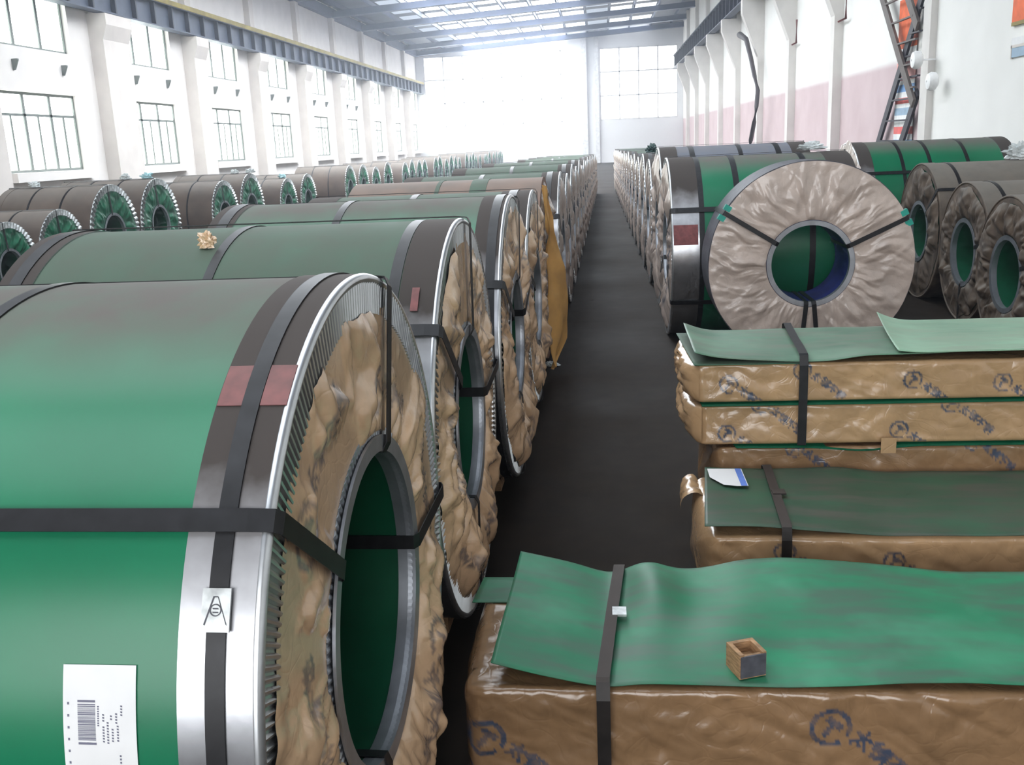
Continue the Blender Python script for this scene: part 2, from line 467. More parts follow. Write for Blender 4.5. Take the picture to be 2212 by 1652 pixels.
# left wall with its windows
wb = [(XL - .3, XL, YN, YF, 0, 1.30), (XL - .3, XL, YN, YF, 3.30, 4.30), (XL - .3, XL, YN, YF, 5.75, 9.2)]
wins = []
ys = YN
for i, p in enumerate(PY):
    y0, y1 = p + 1.6, p + 5.0
    wb += [(XL - .3, XL, ys, y0, 1.30, 3.30), (XL - .3, XL, ys, y0, 4.30, 5.75)]
    wins.append((y0, y1)); ys = y1
wb += [(XL - .3, XL, ys, YF, 1.30, 3.30), (XL - .3, XL, ys, YF, 4.30, 5.75)]
wall_left = struct(boxes('wall_left', wb, 'plaster'))
def pillar(y0, w, parent):
    # shaft, haunch that spreads to carry the runway beam, narrower upper shaft
    d = .38
    pr = [(XL, 0), (XL + d, 0), (XL + d, 4.75), (XL + d + .14, 5.12), (XL + d + .14, 5.40), (XL, 5.40)]
    o = prism('pillar', pr, 'y', y0, y0 + w, 'pillar', parent)
    boxes('upper_pillar', [(XL, XL + .22, y0 + .1, y0 + .55, 5.4, 8.6)], 'pillar', o)
    return o
for i, p in enumerate(PY):
    pillar(p, 1.45 if i == 3 else 1.0, wall_left)
    for k in (2.3, 4.4):
        if 1 < i < 8: prism('wall_bracket', [(XL, 4.0), (XL + .14, 4.0), (XL + .14, 3.97), (XL + .04, 3.76), (XL, 3.76)], 'y', p + k, p + k + .07, 'mullion', wall_left)
boxes('eaves_beam', [(XL, XL + .25, YN, YF, 8.05, 8.5)], 'roofsteel', wall_left)

pane_cache = {}
def pane(x0, x1, y0, y1, z0, z1, mat, parent, loc):
    key = (round(x1 - x0, 3), round(y1 - y0, 3), round(z1 - z0, 3), mat)
    if key in pane_cache:
        c = pane_cache[key].copy(); COL.objects.link(c)
    else:
        c = boxes('pane', [(0, x1 - x0, 0, y1 - y0, 0, z1 - z0)], mat); pane_cache[key] = c
    c.parent = parent; c.location = (x0 - loc[0], y0 - loc[1], z0 - loc[2])
wn = 0
for i, (y0, y1) in enumerate(wins):
    if i < 1: pass
    # lower window: two rows of lights, sashes halved below the transom
    wn += 1; L = (XL - .2, y0, 1.30); r = root('window_%d' % wn, L)
    w = y1 - y0; h = 2.0; zt = 1.48
    fr = [(0, .07, 0, .06, .2, h), (0, .07, w - .06, w, .2, h), (0, .07, 0, w, h - .06, h), (0, .07, 0, w, .14, .22), (0, .06, 0, w, zt - .03, zt + .03)]
    fr += [(0, .06, w * k / 3 - .05, w * k / 3 + .05, .2, h) for k in (1, 2)]
    fr += [(0, .05, w * (k + .5) / 3 - .03, w * (k + .5) / 3 + .03, .2, zt) for k in range(3)]
    boxes('frame', fr, 'mullion', r)
    boxes('sill', [(.0, .42, -.12, w + .12, -.05, .16)], 'plaster', r)
    for k in range(3):
        pane(L[0] + .02, L[0] + .03, y0 + w * k / 3, y0 + w * (k + 1) / 3, L[2] + zt, L[2] + h, 'pane', r, L)
        for q in range(2):
            pane(L[0] + .02, L[0] + .03, y0 + w * (k + q * .5) / 3, y0 + w * (k + q * .5 + .5) / 3, L[2] + .2, L[2] + zt, 'pane2' if k == 2 else 'pane', r, L)
    wn += 1; L = (XL - .2, y0, 4.30); r = root('window_%d' % wn, L); h = 1.45
    fr = [(0, .07, 0, .06, 0, h), (0, .07, w - .06, w, 0, h), (0, .07, 0, w, h - .06, h), (0, .07, 0, w, 0, .06)] + [(0, .06, w * k / 3 - .05, w * k / 3 + .05, 0, h) for k in (1, 2)]
    boxes('frame', fr, 'mullion', r)
    for k in range(3):
        pane(L[0] + .02, L[0] + .03, y0 + w * k / 3, y0 + w * (k + 1) / 3, L[2], L[2] + h, 'pane2' if k == 2 else 'pane', r, L)

# right wall
wall_right = struct(boxes('wall_right', [(XR, XR + .3, YN, YF, 0, 10.4)], 'wall_right'))
for p in PY:
    d = .22 if p > 21 else .12; p = p if p > 21 else p - .95
    # column with a slanted corbel that reaches out under the runway beam
    o = prism('column', [(XR, 0), (XR - d, 0), (XR - d, 4.35), (XR - .80, 5.85), (XR - .80, 6.33), (XR, 6.33)], 'y', p, p + .40, 'pillar_right', wall_right)
    boxes('upper_column', [(XR - .2, XR, p + .0, p + .4, 6.3, 9.6)], 'pillar_right', o)

# end wall: masonry below, glazing above
wall_far = struct(boxes('wall_far', [(XL, XR, YF, YF + .3, 0, 3.0), (XL, XR, YF, YF + .3, 8.0, 11), (XL, XL + .6, YF, YF + .3, 3.0, 8.0), (XR - .4, XR, YF, YF + .3, 3, 8), (-1.3, .1, YF, YF + .3, 3, 8)], 'endwall'))
boxes('end_column', [(-1.25, -.85, YF - .35, YF, 0, 9.4)], 'white_frame', wall_far)
boxes('end_column', [(-.30, .0, YF - .30, YF, 0, 9.4)], 'white_frame', wall_far)
for (xa, xb, n) in ((XL + .6, -1.3, 8), (.1, XR - .4, 4)):
    wn += 1; L = (xa, YF + .05, 3.0); r = root('window_%d' % wn, L); w = xb - xa
    fr = [(w * k / n - .04, w * k / n + .04, -.04, .04, 0, 5.0) for k in range(n + 1)] + [(0, w, -.04, .04, z - .04, z + .04) for z in (0.04, 1.7, 3.35, 4.96)]
    boxes('frame', fr, 'white_frame', r)
    for k in range(n):
        for z0, z1 in ((0, 1.7), (1.7, 3.35), (3.35, 5.0)):
            pane(xa + w * k / n, xa + w * (k + 1) / n, YF + .09, YF + .10, 3 + z0, 3 + z1, 'endglass', r, L)

# rear wall with the open gate behind the photographer
wall_rear = struct(boxes('wall_rear', [(XL, -9.0, YN - .2, YN, 0, 9.5), (2.6, XR, YN - .2, YN, 0, 9.8), (-9.0, 2.6, YN - .2, YN, 6.4, 9.8)], 'plaster'))

# roof: sloping sheet with beams across, purlins and roof lights
def zr(x): return 8.30 + (x - XL) / (XR - XL) * 1.05
ceil = struct(prism('ceiling', [(XL - .3, zr(XL) + .35), (XL - .3, zr(XL) + .45), (XR + .3, zr(XR) + .45), (XR + .3, zr(XR) + .35)], 'y', YN, YF + .3, 'roofsheet'))
for p in PY + [1.7, -4.3, 72.2]:
    prism('roof_beam', [(XL, zr(XL) - .22), (XL, zr(XL) + .07), (XR, zr(XR) + .07), (XR, zr(XR) - .22)], 'y', p + .2, p + .42, 'roofsteel', ceil)
    prism('beam_flange', [(XL, zr(XL) - .25), (XL, zr(XL) - .21), (XR, zr(XR) - .21), (XR, zr(XR) - .25)], 'y', p + .06, p + .56, 'roofsteel', ceil)
for k in range(13):
    x = XL + .7 + k * 1.48
    boxes('purlin', [(x - .04, x + .04, YN, YF, zr(x) + .08, zr(x) + .30)], 'roofsteel', ceil)
sk = {}
for j, p in enumerate([-4.3, 1.7] + PY):
    for k in range(12):
        x0 = XL + .7 + k * 1.48 + .09; x1 = x0 + 1.30
        far = p > 40
        mat = 'sky1' if 2 <= k <= 7 else ('sky3' if k in (9, 10) else 'sky2')
        if p > 60 and k in (7,): mat = 'sky3'
        if p < 19: mat = 'sky4' if 3 <= k <= 8 else 'sky2'
        if k == 11 or k == 0: continue
        V = [(x0, p + .8, zr(x0) + .33), (x1, p + .8, zr(x1) + .33), (x1, p + 5.6, zr(x1) + .33), (x0, p + 5.6, zr(x0) + .33)]
        V = V + [(a, b, c + .02) for a, b, c in V]
        F = [[3, 2, 1, 0], [4, 5, 6, 7], [0, 1, 5, 4], [1, 2, 6, 5], [2, 3, 7, 6], [3, 0, 4, 7]]
        mesh('skylight_pane', V, F, mat, ceil, smooth=False)

# crane runway beams
def runway(x, zb, h, label, side, yellow):
    t = thing('crane_runway_beam', label, 'crane beam', (x, 32, zb))
    y0, y1 = YN - 32 + .05, YF - 32 - .05
    boxes('web', [(-.02, .02, y0, y1, .04, h - .04)], 'beam', t)
    boxes('bottom_flange', [(-.16, .16, y0, y1, 0, .04)], 'beam', t)
    boxes('top_flange', [(-.2, .2, y0, y1, h - .04, h)], 'beam', t)
    st = boxes('stiffener', [(.02 * side if side > 0 else -.15, .15 if side > 0 else -.02, -.035, .035, .04, h - .04)], 'beam_dark')
    st.parent = t
    n = int((y1 - y0) / 1.2); first = True
    for k in range(n):
        y = y0 + .6 + k * 1.2
        if first: st.location = (0, y, 0); first = False
        else: instance(st, (0, y, 0), t)
    boxes('rail', [(-.05, .05, y0, y1, h, h + .14)], 'yellow' if yellow else 'beam_dark', t)
    if yellow: boxes('guard_strip', [(.16, .22, y0, y1, h - .02, h + .12)], 'yellow', t)
runway(XL + .34, 5.42, .70, 'blue-grey crane runway beam with yellow rail strip above the windows', 1, True)
runway(XR - .55, 6.36, .85, 'dark blue crane runway beam on slanted corbels above the pink-dadoed wall', -1, False)

# ================================================================== coils
def crimp_ring(name, x, r0, r1, zc, n, amp, mat, parent, slant=.02, t0=0, t1=2 * math.pi):
    nv = n * 4
    th = t0 + (t1 - t0) * np.arange(nv + 1) / nv
    wave = np.tile([0, .15, 1, .85], n); wave = np.append(wave, 0)
    wob = 1 + .35 * perlin(vec(th * 9, 3.3, zc * 5))
    rows = []
    for k, (f, rr) in enumerate(((0, r1), (.12, r1 * .995), (.5, (r0 + r1) / 2), (1, r0), (1.0, r0 - .001))):
        a = th + slant * f
        xx = x + amp * wave * wob * (1 if 0 < k < 4 else 0.15) - (.0 if k < 4 else .01)
        rows.append(np.stack([xx, rr * np.cos(a), zc + rr * np.sin(a)], 1))
    V = np.concatenate(rows)
    return mesh(name, V, gridfaces(len(rows), nv + 1), mat, parent, smooth=False)

def face_paper(name, zc, ri, ro, mat, parent, seed, nr=30, nt=420, amp=.05, bulge=.03, x0=.012, straps=(), wob=.03, fall=0., ink=True, rad=1.0):
    """crumpled wrapping over a coil's end: pleats that run in towards the bore"""
    th = 2 * math.pi * np.arange(nt) / nt; t = np.linspace(0, 1, nr)
    T, R_ = np.meshgrid(t, th, indexing='ij')
    ct, st = np.cos(R_), np.sin(R_)
    edge = ro + wob * 2 * perlin(vec(ct * 3.1, st * 3.1, seed)) + wob * .7 * np.abs(perlin(vec(ct * 11, st * 11, seed + 5)))
    r = ri + (edge - ri) * T
    y = r * ct; z = r * st
    # slack: gathers over the middle, tied down at both edges and at the straps
    tie = np.sin(np.pi * np.clip(T, 0, 1)) ** .6
    tie2 = .35 + .65 * tie
    tw = R_ + .55 * perlin(vec(ct * 1.3, st * 1.3, seed + 1)) * T + .25 * perlin(vec(ct * 3, st * 3, T * 2 + seed))
    p = vec(np.cos(tw) * 4.2 * rad, np.sin(tw) * 4.2 * rad, T * .8 + seed)
    pleat = crumple(p, 3, .25)
    p2 = vec(y * 5.5 + 2 * perlin(vec(y * 2, z * 2, seed)), z * 5.5, seed * 1.7)
    cr = crumple(p2, 2, .6)
    q3 = vec(y * 13 + 1.5 * perlin(vec(y * 4, z * 4, seed + 8)), z * 13, seed * 2.3)
    fine = np.maximum(crumple(q3, 2, .5), -.1)
    wu = .9 * perlin(vec(y * 4, z * 4, seed + 3)); wv = .8 * perlin(vec(y * 5, z * 5, seed + 6))
    n1 = int(30 * rad); n2_ = int(60 * rad)
    fc = facets((R_ + .35 * (T - .5)) / (2 * np.pi) * n1 + wu, T * 1.5 + wv * .8 + 1, seed, n1) * .60 + facets((R_ - .2 * T) / (2 * np.pi) * n2_ + wu * 1.7, T * 3.2 + wv * 1.3 + 1, seed + 1, n2_) * .30
    h = bulge * tie + amp * tie2 * (pleat * .46 + cr * .18 + fine * .05 + fc * .80)
    # sagging below the middle and on the far side
    sag = np.clip(-st, 0, 1) * fall * tie
    h = h + sag * (.6 + .8 * perlin(vec(y * 3, z * 3, seed + 2)))
    for a in straps:
        da = np.abs((R_ - a + np.pi) % (2 * np.pi) - np.pi) * r
        k = np.exp(-(da / .045) ** 2)
        h = h * (1 - k) + .0 * k
    x = x0 + np.maximum(h, -.004)
    x[0] = x0 - .006
    V = np.stack([x, y, zc + z], -1).reshape(-1, 3)
    iv = None
    if ink:
        uv = np.stack([y.ravel(), z.ravel()], 1)
        iv = np.zeros(len(uv))
        k = 0
        for a in np.arange(seed % 1.0, 2 * math.pi, 1.05):
            rr = ri + (ro - ri) * (.35 if k % 2 else .62)
            iv = np.maximum(iv, ink_mark(uv, (rr * math.cos(a), rr * math.sin(a)), .055, a - 1.9)); k += 1
    return mesh(name, V, gridfaces(nr, nt, True)[:, ::-1], mat, parent, ink=iv)

def axial_strap(name, a, L, R, ri, zc, parent, w=.036, mat='strap', gap=.006, thick=.0025, front=.02):
    ca, sa = math.cos(a), math.sin(a)
    def P(x, r): return (x, r * ca, zc + r * sa)
    ro, rn = R + gap, ri - .004
    pts = [(-L - .012, rn), (-L - .012, ro), (-L * .5, ro), (-.02, ro), (front * .7, ro - .003), (front, ro - .02), (front, (ro + rn) / 2), (front, rn + .02), (front * .6, rn), (-.03, rn), (-L * .5, rn), (-L - .012, rn)]
    nn = [(-1, -1), (-1, 1), (0, 1), (0, 1), (.7, .7), (1, 0), (1, 0), (1, 0), (.7, -.7), (0, -1), (0, -1), (-1, -1)]
    pth = [P(*q) for q in pts]
    nr = [(x, r * ca, r * sa) for x, r in nn]
    return ribbon(name, pth, nr, w, thick, mat, parent, (0, -sa, ca))

def curved_patch(name, x0, x1, t0, t1, r, zc, mat, parent, thick=.003, n=12, rowsx=2):
    return lathe(name, [(x0, r), (x1, r), (x1, r + thick), (x0, r + thick)], zc, mat, parent, seg=n, t0=t0, t1=t1, smooth=False)

def coil(label, loc, rz, R, L, ri=.27, body='green', band=None, rings=(), axial=(), paper='kraft', crimp=True, seed=1., detail=1., amp=.05, bulge=.03, fall=0.,
         name='steel_coil', band_w=.19, group=None, ro=None, wob=.03, bandmat='steel', bore='green_in', strapmat='strap', front=.02, strap_w=.036, ink=True, paper_x=.012, rad=1.0, lift=0.):
    zc = R + lift
    t = thing(name, label, 'steel coil', loc, rz, group)
    seg = int(128 * detail) if detail >= 1 else max(40, int(128 * detail))
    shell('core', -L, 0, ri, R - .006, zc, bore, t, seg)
    if lift: boxes('timber', [(-L + .08, -.08, -.17, -.03, 0, lift + .004), (-L + .08, -.08, .03, .17, 0, lift + .004)], 'wood', t)
    bw = band_w if band else 0.0
    shell('wrap', -L + bw * .98, -bw * .98, R - .006, R, zc, body, t, seg)
    if band:
        shell('edge_band', -bw, .006, R - .006, R + .004, zc, bandmat, t, seg)
        shell('edge_band', -L - .006, -L + bw, R - .006, R + .004, zc, bandmat, t, seg)
    for (x, w) in rings:
        inband = band and (x > -bw or x < -L + bw)
        r0 = R + (.0045 if inband else .0005)
        shell('hoop_strap', x - w / 2, x + w / 2, r0, r0 + .003, zc, strapmat, t, seg)
    if crimp:
        nt = int(250 * min(1, detail)) if detail >= .5 else 70
        crimp_ring('crimped_rim', .006, R - .075, R + .002, zc, nt, .0065 if detail >= .5 else .012, 'crimp', t)
        crimp_ring('bore_rim', .008, ri - .002, ri + .05, zc, max(40, nt // 2), .003, 'ring', t, .01)
    else:
        shell('rim', -.002, .008, R - .055, R + .002, zc, bandmat, t, seg)
    if band and detail >= .4:
        bd = [(.004 + .010 * math.cos(a_), R - .006 + .011 * math.sin(a_)) for a_ in np.linspace(0, 2 * math.pi, 13)[:-1]]
        lathe('rolled_edge', bd, zc, 'crimp' if bandmat == 'steel' else bandmat, t, seg)
    lathe('bore_sleeve', [(-.025, ri - .002), (.017, ri - .002), (.019, ri + .032), (.013, ri + .032), (.011, ri + .004), (-.025, ri + .003)], zc, 'ring', t, seg)
    if paper:
        face_paper('face_paper', zc, ri + .035, ro or (R - .05), paper, t, seed, nr=max(10, int(30 * detail)), nt=max(96, int(420 * detail)), amp=amp, bulge=bulge, straps=axial, fall=fall, wob=wob, ink=ink, x0=paper_x, rad=rad)
    for a in axial:
        axial_strap('axial_strap', a, L, R + (.004 if band else 0), ri, zc, t, mat=strapmat, front=front, w=strap_w)
    return t

D = math.radians
ORD = 'first second third fourth fifth sixth seventh eighth ninth tenth eleventh twelfth thirteenth fourteenth fifteenth sixteenth seventeenth eighteenth nineteenth twentieth'.split()
ORD += ['twenty-' + w for w in ORD[:9]] + ['thirtieth'] + ['thirty-' + w for w in ORD[:9]] + ['fortieth']
YW = -.015
AISLE = 'green coils with paper ends along the aisle'
# ---- coil A, nearest
A = coil('green steel coil with barcode label and red-marked silver band beside the aisle', (-.478, 1.785, 0), YW, .67, 1.46, lift=.065, ri=.315, band=True, band_w=.108,
         rings=[(-.0525, .028), (-.60, .028), (-1.37, .03)], axial=[D(71), D(-104), D(143.5), D(0)], paper='kraft', seed=1.37, amp=.050, bulge=.012, fall=.06, front=.024, ro=.612, wob=.024, strap_w=.034)
def on_band(par, R, x0, x1, t0, t1, name, mat, r_extra=.0048, thick=.0015, n=10, lift=.065):
    return curved_patch(name, x0, x1, D(t0), D(t1), R + r_extra, R + lift, mat, par, thick, n)
o = on_band(A, .67, -.106, -.067, 120.5, 127.5, 'red_mark', 'red'); o['label'] = 'faded red paint mark'
o = on_band(A, .67, -.038, .004, 120.5, 127.5, 'red_mark', 'red'); o['label'] = 'faded red paint mark'
# the strap seal: a folded tin clip with an embossed roundel
o = on_band(A, .67, -.073, -.032, 151.5, 156.5, 'strap_seal', 'silver_foil', .0085, .004, 6); o['label'] = 'silver strap seal clip'

sl_ = o; rr_ = []; th0 = D(154.0)
V, F = [], []
for (cx_, ct_, ro_, ri_) in ((-.0525, 0, .0085, .0070),):
    for i in range(20):
        a_ = 2 * math.pi * i / 20
        for q in (ro_, ri_):
            an = th0 + (q * math.sin(a_)) / .68
            V.append((cx_ + q * math.cos(a_), .6835 * math.cos(an), .735 + .6835 * math.sin(an)))
    F += [[2 * i, 2 * i + 1, (2 * i + 3) % 40, (2 * i + 2) % 40] for i in range(20)]
for (xa, va, xb, vb) in ((-.068, .020, -.056, -.018), (-.056, -.018, -.050, -.018), (-.050, -.018, -.036, .020), (-.0565, .003, -.0485, .003), (-.0565, -.002, -.0485, -.002)):
    k = len(V); d = .0008
    for (x_, v_) in ((xa - d, va - d), (xb - d, vb - d), (xb + d, vb + d), (xa + d, va + d)):
        an = th0 + v_ / .68; V.append((x_, .6835 * math.cos(an), .735 + .6835 * math.sin(an)))
    F.append([k, k + 1, k + 2, k + 3])
mesh('embossed_mark', V, F, 'darkgrey', sl_, smooth=False)
# ---- coil B
B = coil('dusty green steel coil with wide silver band second along the aisle', (-.474, 3.18, 0), YW, .672, 1.37, lift=.06, ri=.285, body='green_dusty', band=True, band_w=.105,
         rings=[(-.125, .034), (-.705, .03), (-1.32, .04)], axial=[D(82), D(-98), D(3), D(143)], paper='kraft', seed=5.21, amp=.06, bulge=.02, fall=.03, front=.028, detail=.8, ro=.622, wob=.024)
o = on_band(B, .672, -.067, -.045, 131, 138, 'red_mark', 'red'); o['label'] = 'faded red paint mark'
# ---- coil C
C = coil('green steel coil with black edge hoop third along the aisle', (-.43, 4.58, 0), YW, .672, 1.34, lift=.06, ri=.275, body='green', band=True, band_w=.11,
         rings=[(-.033, .040), (-.75, .035), (-1.28, .05)], axial=[D(75), D(-95), D(150), D(15)], paper='kraft', seed=9.73, amp=.055, bulge=.025, fall=.04, front=.028, detail=.7, wob=.035)
# ---- coil D
Dc = coil('paper-ended steel coil right before the terracotta-wrapped one', (-.42, 5.94, 0), YW, .65, 1.34, lift=.06, ri=.275, body='green_dusty', band=True, band_w=.17,
         rings=[(-.10, .05), (-.7, .04)], axial=[D(85), D(-95), D(160)], paper='kraft', seed=13.1, amp=.055, bulge=.025, fall=.03, detail=.6, front=.028, wob=.035)
# ---- coil E, terracotta wrapped with a hanging flap
Ec = coil('terracotta-wrapped steel coil with an orange paper flap hanging from its end', (-.43, 7.31, 0), YW, .68, 1.4, lift=.03, ri=.28, body='terracotta_wrap', band=False,
          rings=[(-.45, .12), (-.75, .03)], axial=[], paper='kraft_dark', crimp=False, seed=17.3, amp=.05, bulge=.03, detail=.5, bandmat='terracotta_wrap', strapmat='green_dusty')
def flap():
    n, m = 40, 12
    t = np.linspace(0, 1, n); s = np.linspace(0, 1, m)
    T, Sg = np.meshgrid(t, s, indexing='ij')
    wdt = np.interp(T, [0, .15, .22, .45, .7, .85, 1], [.05, .16, .12, .30, .40, .36, .04])
    yy = -.62 + .14 * T + Sg * wdt * .62
    xx = .05 + Sg * wdt * .30 + .022 * np.sin(Sg * 5 + T * 7) + .05 * perlin(vec(Sg * 2.5, T * 6, 2.2)) + .02 * T
    zz = 1.36 - 1.30 * T - .03 * Sg
    V = np.stack([xx, yy, zz], -1).reshape(-1, 3); k = len(V)
    V = np.concatenate([V, V + np.array([-.004, 0.002, 0])])
    F = gridfaces(n, m).tolist() + gridfaces(n, m, k=k)[:, ::-1].tolist()
    o = mesh('paper_flap', V, F, 'orange_paper', Ec)
    o['label'] = 'orange kraft paper flap hanging to the floor'
flap()

# ---- the rest of that row, smaller and smaller towards the end wall
protoG = coil('dusty green coil with crumpled paper end, first beyond the terracotta-wrapped coil', (-.36, 8.74, 0), YW, .69, 1.36, ri=.27, body='green_dusty', band=True, band_w=.15, rings=[(-.08, .05), (-.68, .04)],
              axial=[D(88), D(150)], paper='kraft_grey', seed=21.7, amp=.035, bulge=.02, detail=.4, ink=False, group=AISLE, strap_w=.04)
y = 8.74; Rp = .69
Rs = [.66, .69, .66, .685, .63, .66, .64, .66, .62, .65, .60, .64, .61, .58, .62, .58, .56]
for k, Rn in enumerate(Rs):
    y += Rp + Rn + .03; Rp = Rn
    x = -.36 + (y - 8.86) * .0098
    dup(protoG, (x, y, 0), YW, Rn / .69, 'dusty green coil with crumpled paper end, %s beyond the terracotta-wrapped coil' % ORD[k + 1])

# ---- window-side row: brown wrapped coils, green foil ends
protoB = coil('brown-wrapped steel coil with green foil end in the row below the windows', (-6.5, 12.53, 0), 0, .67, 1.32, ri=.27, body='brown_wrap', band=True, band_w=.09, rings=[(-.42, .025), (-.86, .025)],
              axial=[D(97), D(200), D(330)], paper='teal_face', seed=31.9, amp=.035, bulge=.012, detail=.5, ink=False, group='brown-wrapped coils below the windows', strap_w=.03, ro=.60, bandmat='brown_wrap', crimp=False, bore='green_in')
# silvery scrap of foil along the rim of the end, as on all of them
crimp_ring('rim_foil', .014, .585, .672, .67, 60, .02, 'silver_foil', protoB, .03)
frow = [(10.1, 1.045), (11.2, 1.108), (13.93, 1.366), (16.5, 1.235), (17.9, 1.314), (20.1, 1.14), (21.4, 1.19), (25.2, 1.275), (26.8, 1.26), (28.3, 1.16), (29.6, 1.26), (32.3, 1.2), (33.7, 1.25), (34.95, 1.21), (36.3, 1.2)]
y = 38.6
while y < 66:
    frow.append((y, random.choice([1.14, 1.2, 1.25, 1.28]))); y += random.choice([1.35, 1.4, 1.45, 2.2])
order = sorted([yy for yy, od in frow] + [12.53], reverse=True)
def blabel(yy): return 'brown-wrapped coil with green foil end below the windows, %s from the white end wall' % ORD[order.index(yy)]
protoB['label'] = blabel(12.53)
for (yy, od) in frow:
    dup(protoB, (-6.5 + random.uniform(-.05, .05), yy, 0), random.uniform(-.02, .02), od / 1.34, blabel(yy))

# ---- right-hand row: ends face the aisle from the other side
R1 = coil('bright green steel coil with silver band behind the paper-faced narrow coil', (.55, 8.30, 0), math.pi, .735, 1.42, ri=.27, body='green', band=True, band_w=.20, rings=[(-.215, .05), (-.50, .045), (-1.05, .045)],
          axial=[D(28), D(-30), D(90), D(205)], paper='kraft_grey', seed=41.3, amp=.05, bulge=.03, detail=.6, strap_w=.04)
o = on_band(R1, .735, -.188, -.002, 7, 19, 'red_mark', 'red', lift=0); o['label'] = 'faded red paint mark'
R2 = coil('blue-grey wrapped steel coil behind the bright green banded one', (.57, 9.86, 0), math.pi, .77, 1.38, ri=.27, body='blue_wrap', band=True, band_w=.16, rings=[(-.3, .05), (-.75, .04), (-1.1, .05)],
          axial=[D(90), D(30)], paper='kraft_grey', seed=45.7, amp=.06, bulge=.03, detail=.5, ink=False)
coil('long green steel coil with three black hoops behind the weathered brown coils', (2.72, 11.25, 0), math.pi, .745, 1.60, ri=.27, body='green', band=True, band_w=.14, rings=[(-.44, .035), (-.72, .035), (-1.10, .035)],
     axial=[D(35)], paper='kraft_grey', seed=49.2, amp=.05, bulge=.03, detail=.6, ink=False, wob=.06, ro=.74)
Rs = [.70, .72, .69, .70, .68, .70, .68, .69, .66, .68, .66, .67, .66, .66, .65, .66]
y = 9.86; Rp = .77
for k, Rn in enumerate(Rs):
    y += Rp + Rn + .04; Rp = Rn
    dup(protoG, (.56 - (y - 9.86) * .004, y, 0), math.pi, Rn / .69, 'dusty green coil with crumpled paper end, %s beyond the blue-grey wrapped coil' % ORD[k], 'coils down the right-hand row')

# ---- narrow coil facing the camera
FC = coil('narrow steel coil with wrinkled paper face and blue-lined bore behind the sheet packs', (1.475, 7.05, 0), -math.pi / 2, .72, .44, ri=.275, body='darkgrey', band=False, rings=[],
          axial=[D(148), D(25), D(-95), D(-84)], paper='kraft_grey', paper_x=.020, crimp=False, seed=55.5, amp=.034, bulge=.012, detail=1.0, bandmat='darkgrey', bore='blue', ink=False, front=.034, ro=.715, wob=.004, strap_w=.032, rad=1.3)
for a in (148, 25):
    ca, sa = math.cos(D(a)), math.sin(D(a))
    for da in (-.055, .055):
        c2, s2 = math.cos(D(a) + da), math.sin(D(a) + da)
        o = boxes('corner_pad', [(-.03, .012, -.025, .025, -.02, .02)], 'pad', FC)
        o.location = (.012, .715 * c2, .72 + .715 * s2); o.rotation_euler = (D(a), 0, 0)

# ---- weathered brown coils on the right
bm = dict(paper_x=.016, body='brown_rust', band=True, band_w=.10, bandmat='brown_rust', paper='brown_rust', crimp=False, ink=False, amp=.05, bulge=.03, wob=.02, strap_w=.03)
coil('weathered brown coil partly hidden by the paper-faced narrow coil', (3.08, 9.80, 0), math.pi, .645, 1.35, ri=.26, rings=[(-.2, .03)], axial=[D(40)], seed=61.1, detail=.5, **bm)
RB2 = coil('weathered brown coil with a white tag inside its bore', (3.05, 8.50, 0), math.pi, .585, 1.30, ri=.255, rings=[(-.16, .03), (-.5, .03)], axial=[D(15), D(-90)], seed=65.3, detail=.6, **bm)
o = curved_patch('tag', -.52, -.30, D(15), D(38), .225, .585, 'label', RB2, .004, 8)
coil('weathered brown coil nearest the pale mint sheet', (2.93, 7.30, 0), math.pi, .565, 1.30, ri=.25, rings=[(-.16, .03)], axial=[D(15)], seed=69.7, detail=.6, **bm)
# tag in the bore of coil B
o = curved_patch('tag', -.36, -.24, D(22), D(46), .268, .732, 'label', B, .003, 8)

# ---- the paper label on coil A
def coil_label():
    R = .67; zc = .735
    x0, x1, t0, t1 = -.275, -.168, 160.5, 178.0
    lb = curved_patch('label', x0, x1, D(t0), D(t1), R + .0015, zc, 'label', A, .001, 24)
    lb['label'] = 'white paper label with barcode'
    r = R + .0028; w = x1 - x0
    def patch(nm, u0, u1, v0, v1):
        # u across, v down the label in metres
        return (x0 + u0, x0 + u1, t0 + math.degrees(v0 / R), t0 + math.degrees(v1 / R))
    V, F = [], []
    def add(u0, u1, v0, v1, sk=0.):
        k = len(V)
        for (u, v) in ((u0, v0), (u1, v0 + sk), (u1, v1 + sk), (u0, v1)):
            a = D(t0) + v * .78 / R
            V.append((x0 + u * .635, r * math.cos(a), zc + r * math.sin(a)))
        F.append([k, k + 1, k + 2, k + 3])
    # stacked bar block (bars run across the label)
    rr = random.Random(5); v = .062
    add(.034, .075, .062, .066)
    v = .069
    while v < .135:
        h = rr.choice([.0009, .0012, .0018, .0024]); add(.034, .075, v, v + h); v += h + rr.choice([.0008, .001, .0014])
    add(.034, .076, .138, .142)
    # small digits beside the block and rows of short characters
    for i in range(9): add(.0795, .0835, .072 + i * .0042, .0745 + i * .0042)
    for i in range(6): add(.010, .0145, .066 + i * .0215, .0705 + i * .0215)
    for c, (u, va, vb) in enumerate(((.091, .086, .100), (.091, .108, .136), (.101, .100, .140), (.109, .088, .098), (.112, .112, .134), (.121, .084, .100), (.124, .106, .136), (.133, .07, .09))):
        vv = va
        while vv < vb:
            add(u, u + .0045, vv, vv + .0028, .0006); vv += .0052
    for i in range(9): add(.128, .132, .160 + i * .006, .1635 + i * .006)
    o = mesh('label_print', V, F, 'print', lb, smooth=False)
    o['label'] = 'grey printed barcode and small text'
coil_label()

